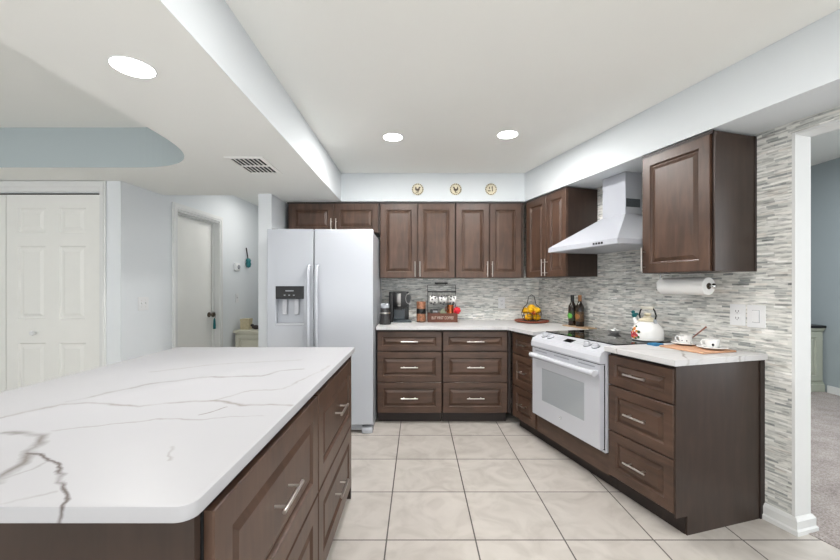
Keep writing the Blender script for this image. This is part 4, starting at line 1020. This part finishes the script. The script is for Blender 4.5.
# floral print, on the side towards the viewer
def on_body(a, z):
    r_ = 0.1068 if z < 0.062 else 0.1068 - (z - 0.062) * 0.30
    return Vector((r_ * math.cos(a), r_ * math.sin(a), z))
for mat_, nm, items in ((M['flower_red'], 'rose_print', ((-1.72, 0.050, 0.016), (-1.95, 0.032, 0.015), (-1.55, 0.040, 0.012), (-2.1, 0.052, 0.010))), (M['flower_orange'], 'orange_print', ((-1.8, 0.086, 0.013), (-1.55, 0.070, 0.011), (-1.9, 0.066, 0.009), (-1.75, 0.022, 0.010))), (M['leaf'], 'leaf_print', ((-1.38, 0.066, 0.011), (-2.0, 0.076, 0.009), (-1.4, 0.028, 0.009), (-1.7, 0.104, 0.008), (-1.6, 0.018, 0.008)))):
    b = MB()
    for a, z, r_ in items:
        q = on_body(a, z)
        for k in range(6): 
            an = k * PI / 3
            tv = Vector((-math.sin(a), math.cos(a), 0))
            b.sphere(q + tv * r_ * 0.6 * math.cos(an) + Vector((0, 0, r_ * 0.6 * math.sin(an))), r_ * 0.5, 1, 1, 1, 8, 6)
    b.build(nm, mat_, kb, True)
t = thing('spoon_rest', 'small shiny silver spoon rest at the back of the black cooktop', 'spoon rest', R(1.20, 0.115, KZ), PHI)
MB().lathe([(0, 0), (0.022, 0), (0.030, 0.010), (0.046, 0.022), (0.045, 0.025), (0.026, 0.013), (0, 0.009)], (0, 0, 0), 24, sx=1.2).build('bowl', M['silver'], t, True)
MB().lathe([(0, 0.008), (0.010, 0.009), (0.013, 0.02), (0.009, 0.036), (0, 0.040)], (0, 0.005, 0), 14).build('knob', M['silver'], t, True)

# ================================================================== END COUNTER ITEMS
t = thing('serving_board', 'orange-tan wooden board under the two cups', 'board', R(1.96, 0.222, CT), PHI)
MB().box(-0.150, 0.125, -0.130, 0.120, 0, 0.010, 0.003).build('board', M['tan'], t)
for k, (tt, dd, lab) in enumerate(((1.845, 0.185, 'left cup, the one with a brown stick leaning in it'), (2.012, 0.190, 'right white cup with dark print, nearest the counter end'))):
    s_ = thing('saucer', ('white saucer under the cup with the stick', 'white saucer under the right cup, nearest the counter end')[k], 'saucer', R(tt, dd, CT + 0.0105), PHI, 'saucers')
    MB().lathe([(0, 0), (0.036, 0), (0.058, 0.006), (0.076, 0.013), (0.075, 0.016), (0.056, 0.010), (0.034, 0.005), (0, 0.004)], (0, 0, 0), 36).build('dish', M['china'], s_, True)
    c_ = thing('cup', lab, 'cup', R(tt, dd, CT + 0.0155), math.radians(163), 'cups on saucers')
    c_.scale = (0.92,) * 3
    cb_ = MB().lathe([(0, 0), (0.026, 0), (0.032, 0.006), (0.038, 0.03), (0.0405, 0.056), (0.038, 0.056), (0.035, 0.03), (0.028, 0.008), (0, 0.006)], (0, 0, 0), 32).build('bowl', M['china'], c_, True)
    MB().tube([(0.036, 0, 0.048), (0.052, 0, 0.052), (0.060, 0, 0.038), (0.052, 0, 0.020), (0.034, 0, 0.014)], 0.0045, 8).build('handle', M['china'], c_, True)
    b = MB()
    for a in ((1.35,) if k else (0.75, 1.5)):
        b.sphere((0.0345 * math.cos(a), 0.0345 * math.sin(a), 0.026), 0.012 if k else 0.007, 0.6, 0.6, 0.8, 12, 8)
    b.build('print', M['chinadark'], cb_, True)
q0 = R(1.853, 0.178, CT + 0.030); q1 = R(1.920, 0.115, CT + 0.125)
st = MB(); st.cyl((0, 0, 0), q1 - q0, 0.0032, 0.0045, seg=8)
st.sphere(tuple(q1 - q0), 0.006, seg=8, rings=6)
o = st.build('stirring_stick', M['stick'], loc=q0); tag(o, 'brown stirring stick leaning out of the left cup', 'stick')
t = thing('folded_cloth', 'small blue folded cloth lying left of the orange-tan board', 'cloth', R(1.766, 0.325, CT), PHI)
b = MB(); b.box(-0.040, 0.030, -0.035, 0.035, 0, 0.008, 0.003); b.box(-0.034, 0.028, -0.033, 0.030, 0.008, 0.014, 0.003); b.build('cloth', M['blue'], t, True)

# paper towel under the end wall cabinet
t = thing('paper_towel_holder', 'steel paper towel bar mounted under the end wall cabinet', 'paper towel holder', R(1.64, 0.15, 1.3715), PHI)
b = MB(); b.cyl((0.004, 0, -0.082), (0.350, 0, -0.082), 0.007, seg=12); b.sphere((0.352, 0, -0.082), 0.016); b.build('bar', M['chrome'], t, True)
b = MB(); b.tube([(0.004, 0, -0.082), (0.001, 0, -0.06), (0.001, 0, -0.004)], 0.005, 8); b.box(-0.002, 0.06, -0.02, 0.02, -0.004, -0.0005, 0.001); b.build('arm', M['chrome'], t, True)
t = thing('paper_towel_roll', 'white roll of paper towels on the steel bar', 'paper towels', R(1.655, 0.15, 1.2895), PHI)
b = MB(); b.lathe([(0.0195, 0.0), (0.050, 0.0), (0.053, 0.003), (0.053, 0.307), (0.050, 0.31), (0.0195, 0.31), (0.0195, 0.0)], (0, 0, 0), 40, 'x'); b.build('towels', M['paper'], t, True)
MB().lathe([(0.0085, -0.001), (0.0192, -0.001), (0.0192, 0.311), (0.0085, 0.311), (0.0085, -0.001)], (0, 0, 0), 24, 'x').build('cardboard_core', M['motif'], t, True)
